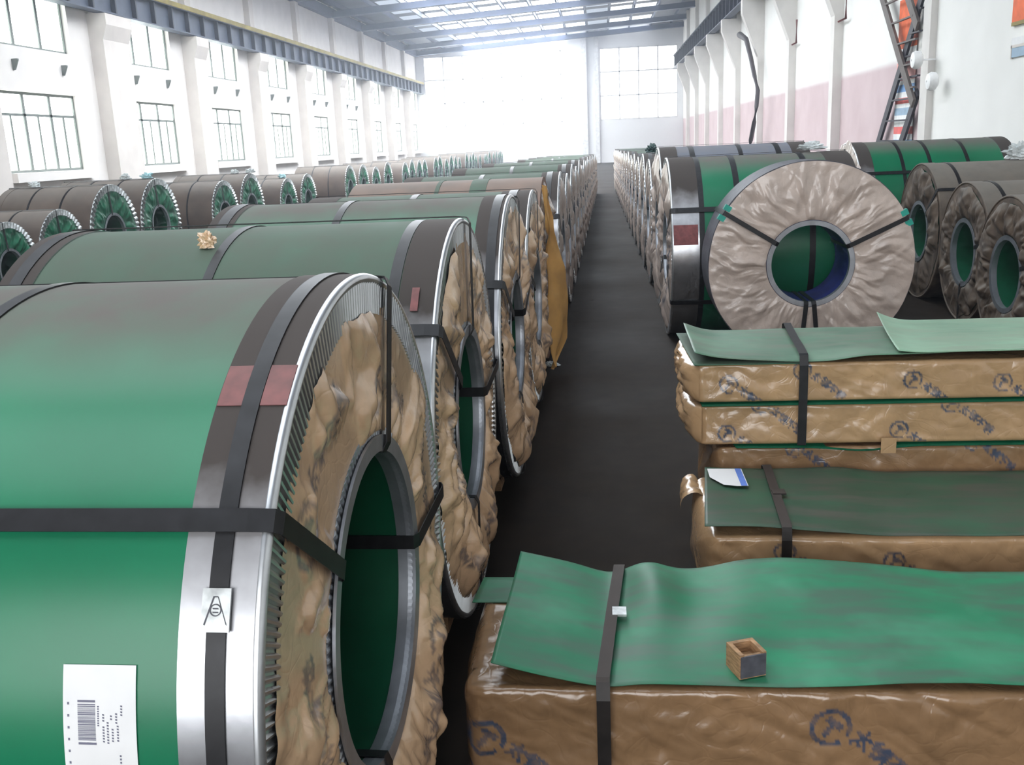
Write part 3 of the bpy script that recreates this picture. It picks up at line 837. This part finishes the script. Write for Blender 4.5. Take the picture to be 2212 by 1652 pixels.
# ================================================================== sheet packs
def rrect(w, h, rad, n=120):
    """rounded rectangle loop (y,z) with normals, starting bottom-front, front face at y=0; evenly spaced"""
    pts = []
    c = [(rad, rad, math.pi, 1.5 * math.pi), (w - rad, rad, 1.5 * math.pi, 2 * math.pi), (w - rad, h - rad, 0, .5 * math.pi), (rad, h - rad, .5 * math.pi, math.pi)]
    for cy_, cz_, a0, a1 in c:
        for a in np.linspace(a0, a1, 9):
            pts.append((cy_ + rad * math.cos(a), cz_ + rad * math.sin(a)))
    P = np.array(pts + [pts[0]]); s = np.concatenate([[0], np.cumsum(np.linalg.norm(np.diff(P, axis=0), axis=1))])
    q = np.linspace(0, s[-1], n, endpoint=False)
    yv = np.interp(q, s, P[:, 0]); zv = np.interp(q, s, P[:, 1])
    L = np.stack([yv, zv], 1)
    d = np.roll(L, -1, 0) - np.roll(L, 1, 0); nn = np.stack([d[:, 1], -d[:, 0]], 1); nn /= np.linalg.norm(nn, axis=1)[:, None]
    return L, nn
def pack_paper(name, Lx, w, h, mat, parent, seed, nx=260, n=130, rad=.02, amp=.012, z0=0., marks=(), R=.05, rot=-.72, front_bulge=0., end=.06):
    L, nn = rrect(w, h, rad, n)
    xs = np.concatenate([[0, 0, .004, .012, .022], np.linspace(.035, Lx, nx)])
    sc = np.concatenate([[0, .55, .86, .95, .985], np.ones(nx)])
    c = L.mean(0)
    X_, J = np.meshgrid(xs, np.arange(n), indexing='ij'); SC = np.repeat(sc[:, None], n, 1)
    Y_ = c[0] + (L[:, 0][None] - c[0]) * SC; Z_ = c[1] + (L[:, 1][None] - c[1]) * SC
    NY = np.repeat(nn[:, 0][None], len(xs), 0); NZ = np.repeat(nn[:, 1][None], len(xs), 0)
    p = vec(X_ * 5.5 + Z_ * 8.0, Y_ * 6, Z_ * 3.5 + seed - X_ * 2.2)
    cr = crumple(p, 2, .8)
    cr = np.where(cr < .25, cr, .25 + (cr - .25) * .4)
    wu = .8 * perlin(vec(X_ * 4, Z_ * 5, seed + 3)); wv = .8 * perlin(vec(X_ * 5, Z_ * 6, seed + 6))
    fc = facets((X_ + .7 * Z_) * 9 + wu, (Z_ - Y_) * 11 - X_ * 3 + wv, seed) * .6 + facets((X_ - .5 * Z_) * 22 + wu * 2, (Z_ - Y_) * 20 + X_ * 6 + wv * 2, seed + 1) * .25
    hgt = amp * .45 * cr + amp * .65 * fc + amp * .7 * perlin(vec(X_ * 2, Y_ * 2, Z_ * 2 + seed))
    endf = np.exp(-X_ / .12)
    # gathered paper at the end
    hgt = hgt + endf * amp * 1.3 * crumple(vec(Y_ * 14, Z_ * 5, X_ * 5 + seed), 3, .4)
    bottom = np.clip(-NZ, 0, 1); hgt = hgt * (1 - bottom) * (1 - .75 * np.clip(NZ, 0, 1))
    hgt = hgt * np.clip((SC - .3) / .6, 0, 1)
    X2 = X_ - (1 - np.clip(X_ / .03, 0, 1)) * (end * .4 + .5 * end * perlin(vec(Y_ * 6, Z_ * 6, seed + 3)) ) * np.clip(1 - SC, .0, 1) * 1.4
    V = np.stack([X2, Y_ + NY * hgt, z0 + Z_ + NZ * hgt], -1).reshape(-1, 3)
    ink = ink_pattern(np.stack([X_.ravel(), Z_.ravel()], 1), marks, R, rot) * (NY.ravel() < -.5) if len(marks) else None
    F = gridfaces(len(xs), n, True).tolist()
    F.append([(len(xs) - 1) * n + i for i in range(n)])
    return recalc(mesh(name, V, F, mat, parent, ink=ink))
def sheet(name, fx, fz, bx, bz, yf, yb, mat, parent, nx=150, ny=28, extra=None, thick=.0025):
    """warped cover sheet between a front and a back edge given as (x list, z list)"""
    t = np.linspace(0, 1, nx); s = np.linspace(0, 1, ny)
    def edge(xs, zs):
        x = xs[0] + (xs[-1] - xs[0]) * t; z = np.interp(x, xs, zs)
        k = np.ones(9) / 9; zp = np.pad(z, 4, mode='edge'); zp[:4] = 2 * z[0] - z[4:0:-1]; zp[-4:] = 2 * z[-1] - z[-2:-6:-1]
        return x, np.convolve(zp, k, 'valid')
    x0, z0 = edge(fx, fz); x1, z1 = edge(bx, bz)
    X_ = x0[:, None] * (1 - s) + x1[:, None] * s
    Y_ = np.broadcast_to(yf + (yb - yf) * s[None], X_.shape).copy()
    Z_ = z0[:, None] * (1 - s) + z1[:, None] * s
    if extra is not None:
        dx, dy, dz = extra(X_, s[None] * np.ones_like(X_)); X_ = X_ + dx; Y_ = Y_ + dy; Z_ = Z_ + dz
    V = np.stack([X_, Y_, Z_], -1).reshape(-1, 3); k = len(V)
    V = np.concatenate([V, V - np.array([0, 0, thick])])
    F = gridfaces(nx, ny)[:, ::-1].tolist() + gridfaces(nx, ny, k=k).tolist()
    # rim
    b = [i * ny for i in range(nx)]; e = [i * ny + ny - 1 for i in range(nx)]
    for q in (b, e, list(range(ny)), [(nx - 1) * ny + j for j in range(ny)]):
        F += [[q[i], q[i + 1], q[i + 1] + k, q[i] + k] for i in range(len(q) - 1)]
    return recalc(mesh(name, V, F, mat, parent))
def edge_px(pts, y):
    xs, zs = [], []
    for (px, py) in pts:
        a, b = slope(px, py); xs.append(a * y); zs.append(CAMH + b * y)
    return xs, zs
def pack_strap(name, x, w, h, z0, parent, top, slack=.006, wid=.032, lean=0., mat='strap_rust', yf=0., zbot=None, front_out=.012):
    """strap over the top sheet (top = list of (y,z)) and down front and back"""
    zb = z0 if zbot is None else zbot
    pts = [(x, -front_out, zb)] + [(x, -front_out - .002, zb + (top[0][1] - zb) * f) for f in (.3, .6, .9)]
    nr = [(0, -1, 0)] * 4
    pts += [(x, top[0][0] - .012, top[0][1] + .001)]; nr += [(0, -.7, .7)]
    m = len(top)
    for i, (yy, zz) in enumerate(top):
        pts.append((x + lean * (i / (m - 1)), yy, zz + slack)); nr.append((0, 0, 1))
    pts += [(x + lean, w + .012, top[-1][1] - .005), (x + lean, w + .012, zb)]; nr += [(0, .7, .7), (0, 1, 0)]
    return ribbon(name, pts, nr, wid, .002, mat, parent, (1, 0, 0))
def bearer(xs, w, z1, parent):
    for x in xs: boxes('bearer', [(x, x + .09, .02, w - .02, 0, z1)], 'wood', parent)

# ---- pack 1, nearest
x1, yf1, yb1, h1 = -.355, 2.035, 2.665, .385
T = thing('sheet_pack', 'brown-papered sheet pack topped by a bright green sheet with a wood block', 'sheet pack', (x1, yf1, 0))
bearer([.25, 1.1, 1.95], .63, .08, T)
pack_paper('paper_wrap', 2.3, .63, h1 - .08, 'kraft_dark', T, 2.2, nx=640, n=260, rad=.020, amp=.019, z0=.08, marks=[(.862, .212), (.05, .165), (1.5, .10), (-.02, .05)], R=.050, rot=-.70)
fx, fz = edge_px([(1060, 1430), (1160, 1455), (1270, 1477), (1330, 1478), (1400, 1475), (1500, 1478), (1600, 1482), (1700, 1484), (1850, 1480), (1950, 1474), (2100, 1473), (2212, 1479)], yf1)
bx, bz = edge_px([(1125, 1190), (1220, 1210), (1300, 1232), (1340, 1233), (1362, 1222), (1392, 1213), (1425, 1222), (1460, 1229), (1520, 1226), (1600, 1208), (1690, 1203), (1800, 1210), (1900, 1218), (2050, 1238), (2140, 1236), (2212, 1250)], yb1)
fx.append(2.0); fz.append(h1 + .012); bx.append(2.0); bz.append(h1 + .012)
fz = [max(v, h1 + .006) for v in fz]; bz = [max(v, h1 + .006) for v in bz]
def ex1(X, s):
    # dents: pressed down under the strap, a pocket beside it, a long low swell
    st = np.exp(-((X + .0) / .05) ** 2)
    z = .022 * np.exp(-((X - .14) / .055) ** 2 - ((s - .72) / .25) ** 2) - .004 * st
    z = z + .016 * np.exp(-((X - .30) / .10) ** 2 - ((s - .35) / .22) ** 2) + .012 * perlin(vec(X * 3.2, s * 1.6, 7.7)) * np.sin(np.pi * np.clip(s, 0, 1))
    return 0, 0, np.maximum(z, -.004)
sheet('cover_sheet', [v - x1 for v in fx], fz, [v - x1 for v in bx], bz, 0, .63, 'sheet1', T, nx=240, ny=44, extra=lambda X, s: ex1(X + x1, s))
# sliver of a second sheet showing beneath
sheet('cover_sheet', [-.03, .3], [h1 + .004] * 2, [-.015, .3], [h1 + .004] * 2, .44, .60, 'sheet1', T, nx=20, ny=8)
pack_strap('pack_strap', -.018 - x1, .63, h1, .0, T, [(0.0, .412), (.16, .412), (.32, .415), (.47, .415), (.62, .412)], lean=.05, zbot=.02, front_out=.022)
o = boxes('strap_seal', [(.363, .400, .30, .345, .4185, .4245)], 'silver_foil', T); o['label'] = 'silver strap seal clip'

# ---- wooden block on pack 1
def block():
    # short offcut of hollow box section
    a, b = slope(1615, 1462); zt = h1 + .02; y = (CAMH - zt) / -b
    t = thing('wood_block', 'small hollow wooden block with a dark front on the bright green sheet', 'block', (a * y, y + .03, zt), D(20))
    s, h, w = .034, .062, .011
    V, F = [], []
    boxes('side', [(-s, -s + w, -s, s, 0, h), (s - w, s, -s, s, 0, h), (-s + w, s - w, s - w, s, 0, h), (-s + w, s - w, -s, -s + w, 0, h - .006)], 'wood', t)
    boxes('bottom', [(-s + w, s - w, -s + w, s - w, 0, h * .55)], 'wood', t)
    o = boxes('front_panel', [(-s + .002, s - .002, -s - .003, -s + .001, .004, h - .004)], 'darkgrey', t)
    o['label'] = 'dark grey front face'
block()

# ---- pack 2
x2, yf2, yb2, h2 = .325, 2.93, 3.53, .385
T = thing('sheet_pack', 'sheet pack under a dusty dark green sheet with a torn blue-edged label', 'sheet pack', (x2, yf2, 0))
bearer([.25, 1.1, 1.95], .6, .08, T)
pack_paper('paper_wrap', 2.3, .60, h2 - .08, 'kraft_mid', T, 12.2, nx=520, n=190, rad=.026, amp=.014, z0=.08, marks=[(.24, .25), (.58, .22), (1.05, .27)], R=.036, rot=-.75)
fx, fz = edge_px([(1522, 1135), (1640, 1137), (1700, 1140), (1780, 1147), (1900, 1156), (2000, 1162), (2100, 1163), (2212, 1156)], yf2)
bx, bz = edge_px([(1522, 1008), (1600, 1010), (1660, 1013), (1800, 1007), (1900, 1018), (2050, 1025), (2212, 1025)], yb2)
fx.append(2.2); fz.append(h2 + .02); bx.append(2.2); bz.append(h2 + .02)
fz = [max(v, h2 + .006) for v in fz]; bz = [max(v, h2 + .006) for v in bz]
sheet('cover_sheet', [v - x2 for v in fx], fz, [v - x2 for v in bx], bz, 0, .60, 'sheet2', T, nx=160, ny=26, extra=lambda X, s: (0, 0, .006 * perlin(vec(X * 4, s * 3, 1.1))))
pack_strap('pack_strap', .565 - x2, .60, h2, 0, T, [(0, .424), (.15, .422), (.3, .422), (.45, .421), (.59, .420)], lean=.035, zbot=.02, front_out=.018, mat='strap_rust')
o = boxes('strap_seal', [(.245, .290, .27, .315, .427, .433)], 'strap_rust', T)
lb = mesh('torn_label', [(.05, .455, .4285), (.09, .375, .4285), (.135, .36, .4285), (.175, .36, .4285), (.175, .545, .4285), (.05, .55, .4285)] , [[0, 1, 2, 3, 4, 5]], 'label', T, smooth=False)
mesh('label_stripe', [(.15, .36, .4295), (.172, .36, .4295), (.172, .545, .4295), (.15, .545, .4295)], [[0, 1, 2, 3]], 'label_blue', lb, smooth=False)
# loose curled paper at its left end
def curl(parent, loc, seed, mat='kraft_mid', s=1.):
    n, m = 16, 14; t = np.linspace(0, 1, n); a = np.linspace(0, 1, m)
    T_, A_ = np.meshgrid(t, a, indexing='ij')
    x = .05 * np.cos(A_ * 3.4) * (1 - .3 * T_) + .012 * perlin(vec(T_ * 4, A_ * 4, seed)); z = .05 * np.sin(A_ * 3.4) + .012 * perlin(vec(T_ * 4, A_ * 4, seed + 9)); y = .20 * T_
    V = np.stack([x, y, z], -1).reshape(-1, 3) * s + np.array(loc)
    return mesh('paper_end', V, gridfaces(n, m), mat, parent)
curl(T, (-.01, .40, .34), 3.)

# ---- pack 3: a stack of three packs
x3, yf3, yb3 = .345, 3.58, 4.20
hs = [(0.0, .475, .415, 'kraft_dark', 8.4, .07), (.487, .642, .345, 'kraft_mid', 22.9, .0), (.655, .803, .335, 'kraft_mid', 27.3, .0)]
labs = ['lowest brown-papered sheet pack of the stack before the paper-faced coil', 'middle tan-papered sheet pack of the stack with blue printed rings', 'topmost sheet pack of the stack under curled pale green sheets']
marks = [[(.3, .40), (.95, .42)], [(.115, .045), (.24, .155), (.75, .05), (.93, .15), (1.5, .08)], [(.13, .07), (.40, .12), (.80, .075), (1.12, .06), (1.5, .1)]]
packs = []
for (z0, z1, xx, mt, sd, br), lab, mk in zip(hs, labs, marks):
    T = thing('sheet_pack', lab, 'sheet pack', (xx, yf3, z0), 0)
    if br: bearer([.25, 1.1, 1.95], .6, br, T)
    pack_paper('paper_wrap', 2.3, .61, z1 - z0 - br, mt, T, sd, nx=560, n=200, rad=.014, amp=.014, z0=br, marks=mk, R=.036, rot=-.7)
    packs.append((T, xx, z0, z1))
# end bulge of gathered paper
for (T, xx, z0, z1) in packs[1:]:
    n, m = 30, 30
    a = np.linspace(-1, 1, n); b = np.linspace(-1, 1, m); A_, B_ = np.meshgrid(a, b, indexing='ij')
    x = -.065 * np.sqrt(np.clip(1 - np.abs(A_) ** 3, 0, 1)) * np.sqrt(np.clip(1 - np.abs(B_) ** 4, 0, 1)) - .02 * crumple(vec(A_ * 2.5, B_ * 1.5, z0 * 9), 3) * (1 - np.abs(A_)) + .02
    V = np.stack([x, .305 + .30 * A_, (z1 - z0) / 2 + (z1 - z0) * .49 * B_], -1).reshape(-1, 3)
    mesh('end_paper', V, gridfaces(n, m)[:, ::-1], 'kraft_mid', T)
# thin green sheets between the packs
T1, T2, T3 = packs[0][0], packs[1][0], packs[2][0]
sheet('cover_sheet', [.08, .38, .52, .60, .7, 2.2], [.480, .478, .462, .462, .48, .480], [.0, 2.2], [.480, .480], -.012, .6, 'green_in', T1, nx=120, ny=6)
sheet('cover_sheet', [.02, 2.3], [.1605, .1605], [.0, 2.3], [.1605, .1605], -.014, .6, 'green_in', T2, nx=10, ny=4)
boxes('tape', [(.735 - .415 + .29, .735 - .415 + .345, -.024, -.021, .455, .515)], 'kraft_mid', T1)
top3 = .803 - .655
# base sheet, its left half curled
fx, fz = edge_px([(1500, 765), (1530, 774), (1600, 781), (1700, 785), (1755, 786), (1800, 781), (1860, 771), (1950, 766), (2212, 757)], yf3 - .01)
bx, bz = edge_px([(1476, 700), (1520, 716), (1600, 718), (1690, 715), (1800, 712), (1950, 708), (2212, 700)], yb3)
fx.append(2.2); fz.append(.82); bx.append(2.2); bz.append(.82)
fz = [max(v, .808) - .655 for v in fz]; bz = [max(v, .808) - .655 for v in bz]
sheet('cover_sheet', [v - .335 for v in fx], fz, [v - .335 for v in bx], bz, -.01, .62, 'sheet3', T3, nx=150, ny=24, extra=lambda X, s: (0, 0, .006 + .006 * perlin(vec(X * 5, s * 3, 4.4))))
# small turned-up strip at the left corner
sheet('cover_sheet', [.0, .04, .20, .42], [.151, .150, .150, .150], [-.02, .04, .20, .42], [.152, .151, .150, .150], -.005, .61, 'green_dusty', T3, nx=30, ny=10)
# large loose sheet with its corner lifted
def lifted():
    ox = .335
    def P(px, py, y): a, b = slope(px, py); return a * y - ox, CAMH + b * y - .655
    f = [(1940, 764), (1975, 771), (2080, 769), (2212, 763)]; b = [(1893, 680), (1925, 694), (1960, 703), (2060, 706), (2140, 694), (2212, 704)]
    fx, fz = zip(*[P(*q, yf3 - .015) for q in f]); bx, bz = zip(*[P(*q, yb3 - .02) for q in b])
    fx = list(fx) + [2.0]; fz = [max(v, .170) for v in fz] + [.175]; bx = list(bx) + [2.0]; bz = [max(v, .172) for v in bz] + [.18]
    sheet('cover_sheet', fx, fz, bx, bz, -.015, .60, 'sheet4', T3, nx=120, ny=24, extra=lambda X, s: (0, 0, -.012 * np.sin(np.pi * s) * np.exp(-(X - fx[0]) / .2) + .014))
lifted()
pack_strap('pack_strap', .735 - .335, .61, top3, 0, T3, [(0, .178), (.12, .176), (.3, .176), (.45, .178), (.60, .180)], lean=.05, zbot=-.165, front_out=.018, mat='strap')

# ================================================================== things on the walls
def onwall(px, py, x):
    a, b = slope(px, py); y = x / a; return (x, y, CAMH + b * y)
# inclined access ladders, one dark, one brown, crossing against the wall
def ladder(label, a, b, gap, mat, x, n):
    t = thing('access_ladder', label, 'ladder', (x, a[1], 0))
    a = Vector((0, 0, a[2])); b_ = Vector((0, b[1], b[2]))
    b_.y = b[1] - t.location.y
    d = (b_ - a).normalized(); g = Vector((0, gap, 0))
    lim = 19.25 - t.location.y      # both stop at the column face
    for q in (a, a + g):
        e = q + (b_ - a); k0, k1 = 0., 1.
        if q.y < lim: k0 = (lim - q.y) / (e.y - q.y) if e.y > lim else 2
        if e.y < lim: k1 = (lim - q.y) / (e.y - q.y) if q.y > lim else -1
        if k0 < k1: bar('rail', q + (e - q) * k0, q + (e - q) * k1, .20, .05, mat, t, up=(1, 0, 0))
    for k in range(n):
        p = a + (b_ - a) * ((k + .5) / n); p2 = p + g; p2.y = max(p2.y, lim)
        if p.y > lim + .2: bar('rung', p, p2, .06, .03, mat, t)
    return t
la = onwall(1900, 300, XR - .12); lb_ = onwall(1990, 0, XR - .12)
k = (0.0 - la[2]) / (lb_[2] - la[2]); bot = (la[0], la[1] + (lb_[1] - la[1]) * k, 0)
ladder('dark steel access ladder slanting up the wall beside the striped cloth', (0, bot[1], 0), (0, lb_[1] + (lb_[1] - la[1]) * .5, lb_[2] + (lb_[2] - la[2]) * .5), -1.6, 'ladder_dark', XR - .12, 13)
la = onwall(1995, 300, XR - .19); lb_ = onwall(1908, 0, XR - .19)
k = (0.0 - la[2]) / (lb_[2] - la[2]); bot = (la[0], la[1] + (lb_[1] - la[1]) * k, 0)
ladder('brown steel access ladder crossing the dark one against the wall', (0, bot[1], 0), (0, lb_[1] + (lb_[1] - la[1]) * .5, lb_[2] + (lb_[2] - la[2]) * .5), -1.5, 'ladder_brown', XR - .19, 13)
# striped cloth hung behind the ladders
def cloth():
    x = XR - .004; y0, y1, z0, z1 = 19.75, 20.95, .7, 4.05
    t = thing('striped_cloth', 'red, white and blue striped cloth with orange top hung behind the ladders', 'cloth', (x, (y0 + y1) / 2, z0))
    bands = []; z = 0.; cyc = ['white', 'pale_blue', 'white', 'red_st', 'white', 'blue_st', 'white', 'red_st', 'white']
    MAT.setdefault('red_st', simple('red stripe', (.80, .16, .15), .7)); MAT.setdefault('blue_st', simple('blue stripe', (.22, .42, .75), .7)); MAT.setdefault('pink_st', simple('pink stripe', (.85, .42, .38), .7))
    rows = []; rr = random.Random(3)
    while z < 1.75:
        c = cyc[len(rows) % len(cyc)]; h = rr.choice([.08, .11, .14]); rows.append((z, z + h, c)); z += h
    rows += [(z, z + .35, 'pink_st'), (z + .35, z + .6, 'white'), (z + .6, z1 - z0, 'orange')]
    n = 14
    for (za, zb, c) in rows:
        ys_ = np.linspace(-(y1 - y0) / 2, (y1 - y0) / 2, n); xo = .006 * np.sin(np.arange(n) * 1.7) - .01
        V = [(xo[i] - .02, ys_[i], zz) for i in range(n) for zz in (za, zb)] + [(xo[i] - .012, ys_[i], zz) for i in range(n) for zz in (za, zb)]
        F = [[2 * i, 2 * i + 1, 2 * i + 3, 2 * i + 2] for i in range(n - 1)] + [[2 * n + 2 * i, 2 * n + 2 * i + 2, 2 * n + 2 * i + 3, 2 * n + 2 * i + 1] for i in range(n - 1)]
        mesh('stripe', V, F, c, t)
cloth()
# signs farther along the wall
p = onwall(2188, 57, XR - .02); q = onwall(2290, -6, XR - .02)
t = thing('wall_sign', 'orange board with yellow lower edge high on the white wall', 'sign', (XR, (p[1] + q[1]) / 2, p[2]))
hw = abs(p[1] - q[1]) / 2
boxes('board', [(-.04, -.005, -hw, hw, .05, .37)], 'orange', t); boxes('edge', [(-.045, -.005, -hw, hw, 0, .05)], 'yellow', t); boxes('edge', [(-.045, -.005, -hw, hw, .37, .42)], 'ladder_dark', t)
p = onwall(2184, 125, XR - .02)
t = thing('wall_sign', 'pale blue and grey board below the orange one on the wall', 'sign', (XR, p[1] - .7, p[2]))
boxes('board', [(-.03, -.005, -.7, .7, 0, .13)], 'pale_blue', t); boxes('frame', [(-.035, -.005, -.7, .7, .13, .17), (-.035, -.005, .67, .7, -.02, .17)], 'pillar', t); boxes('board', [(-.03, -.005, -.7, .7, .17, .27)], 'label', t)
# cable drooping down a column
pts = [onwall(*q, XR - .5) for q in ((1598, 75), (1612, 85), (1622, 125), (1630, 165), (1637, 195), (1634, 230), (1629, 265), (1622, 302), (1618, 330))]
pts.append((pts[-1][0], pts[-1][1], 0.0))
t = tube('hanging_cable', pts, [.12, .09, .08, .075, .075, .075, .08, .085, .085, .085], 'hose', None)
tag(t, 'thick dark cable drooping from the runway beam along the pink wall', 'cable')
# reddish hooks under the beam
for k, (ya, nm) in enumerate(((31.0, 'first'), (25.0, 'second'))):
    t = tag(tube('pipe_hanger', [(XR - .12, ya, 4.85), (XR - .12, ya, 4.2), (XR - .12, ya + .8, 4.2), (XR - .12, ya + .8, 4.85)], .03, 'red', None), ['thin reddish pipe loop on the white wall, nearer the drooping cable', 'thin reddish pipe loop on the white wall, nearer the ladders'][k], 'pipe', 'pipe loops on the white wall')
# white oval panels made up for two white spots by the ladders
for (px, py, x, lab) in ((1971, 130, XR - .42, 'white oval lamp made up for a white spot before the crossing of the ladders'), (2004, 176, XR - .30, 'white oval lamp made up for a white spot on the grey column beside the ladders')):
    c = onwall(px, py, x)
    t = thing('oval_panel', lab, 'panel', c)
    lathe('oval_disc', [(-.02, .02), (.0, .13), (.05, .16), (.12, .15), (.16, .10), (.17, .02)], 0, 'white', t, 24)
    bar('bracket', (.1, 0, 0), (XR - c[0] - (.22 if 'column' in lab else .02), 0, 0), .03, .03, 'white', t)
    t.rotation_euler = (0, 0, 0)

# ================================================================== scraps lying about
def scrap(name, label, cat, loc, sx, sy, sz, mat, seed, group=None):
    """crumpled piece of film or cloth: a lumpy closed blob of folds"""
    n, m = 18, 28
    u = np.linspace(0.02, math.pi - .02, n); v = 2 * math.pi * np.arange(m) / m
    U, V_ = np.meshgrid(u, v, indexing='ij')
    d = vec(np.sin(U) * np.cos(V_), np.sin(U) * np.sin(V_), np.cos(U))
    r = .75 + .5 * crumple(d * 1.6 + seed, 3, .5)
    P = d * np.clip(r, .3, 1.5)[..., None]
    P[..., 2] = np.maximum(P[..., 2], -.45) + .45
    V = P.reshape(-1, 3) * np.array([sx, sy, sz]) / 2
    o = mesh(name, V, gridfaces(n, m, True).tolist() + [list(range(m)), [(n - 1) * m + i for i in range(m)][::-1]], mat, None, smooth=False)
    recalc(o); o.location = loc
    return tag(o, label, cat, group)
sg = 'film scraps on the window-side coils'
SL = ['clear film scrap on a brown-wrapped coil, farthest from the coil\'s green end', 'pale cyan film scrap at the green end of a brown-wrapped coil, beside a clear scrap', 'clear film scrap one hand back from the green end of a brown-wrapped coil', 'clear film scrap right at the green rim of a brown-wrapped coil', 'pale cyan film scrap at the green end of a low brown-wrapped coil', 'clear film scrap behind a pale cyan one on the same brown-wrapped coil']
for k, (x, y, z, m) in enumerate(((-7.5, 12.5, 1.335, 'plastic'), (-6.62, 13.93, 1.36, 'plastic_cyan'), (-6.79, 17.9, 1.305, 'plastic'), (-6.50, 17.9, 1.31, 'plastic'), (-6.62, 20.1, 1.135, 'plastic_cyan'), (-6.95, 13.93, 1.36, 'plastic'))):
    scrap('plastic_scrap', SL[k], 'plastic scrap', (x, y, z + .010), .24, .12, .14, m, 3.3 + k * 2.1, sg)
# torn paper on coil B
a, b = slope(468, 590); yy = 3.0
scrap('paper_scrap', 'torn scrap of pale paper lying on the dusty green coil', 'paper scrap', (a * yy, yy - .05, 1.362), .085, .03, .085, 'kraft', 8.8)
a, b = slope(1410, 312)
scrap('tarpaulin_bundle', 'dark green tarpaulin bundle lying on a coil of the right-hand row', 'tarpaulin', (a * 17., 17.1, 1.375), .32, .4, .26, 'tarp_dark', 4.1)
scrap('film_bundle', 'crumpled whitish film bundle on top of a weathered brown coil', 'film', (3.95, 9.8, 1.297), .34, .2, .26, 'plastic', 6.4)
scrap('paper_scrap', 'pale paper scrap on the floor by the terracotta-wrapped coil', 'paper scrap', (-.40, 7.1, 0), .16, .10, .06, 'plastic', 2.9)
scrap('paper_scrap', 'rumpled pale cloth draped on the bright green coil behind the narrow one', 'cloth', (1.72, 8.30, 1.488), .30, .14, .10, 'plastic', 5.9)
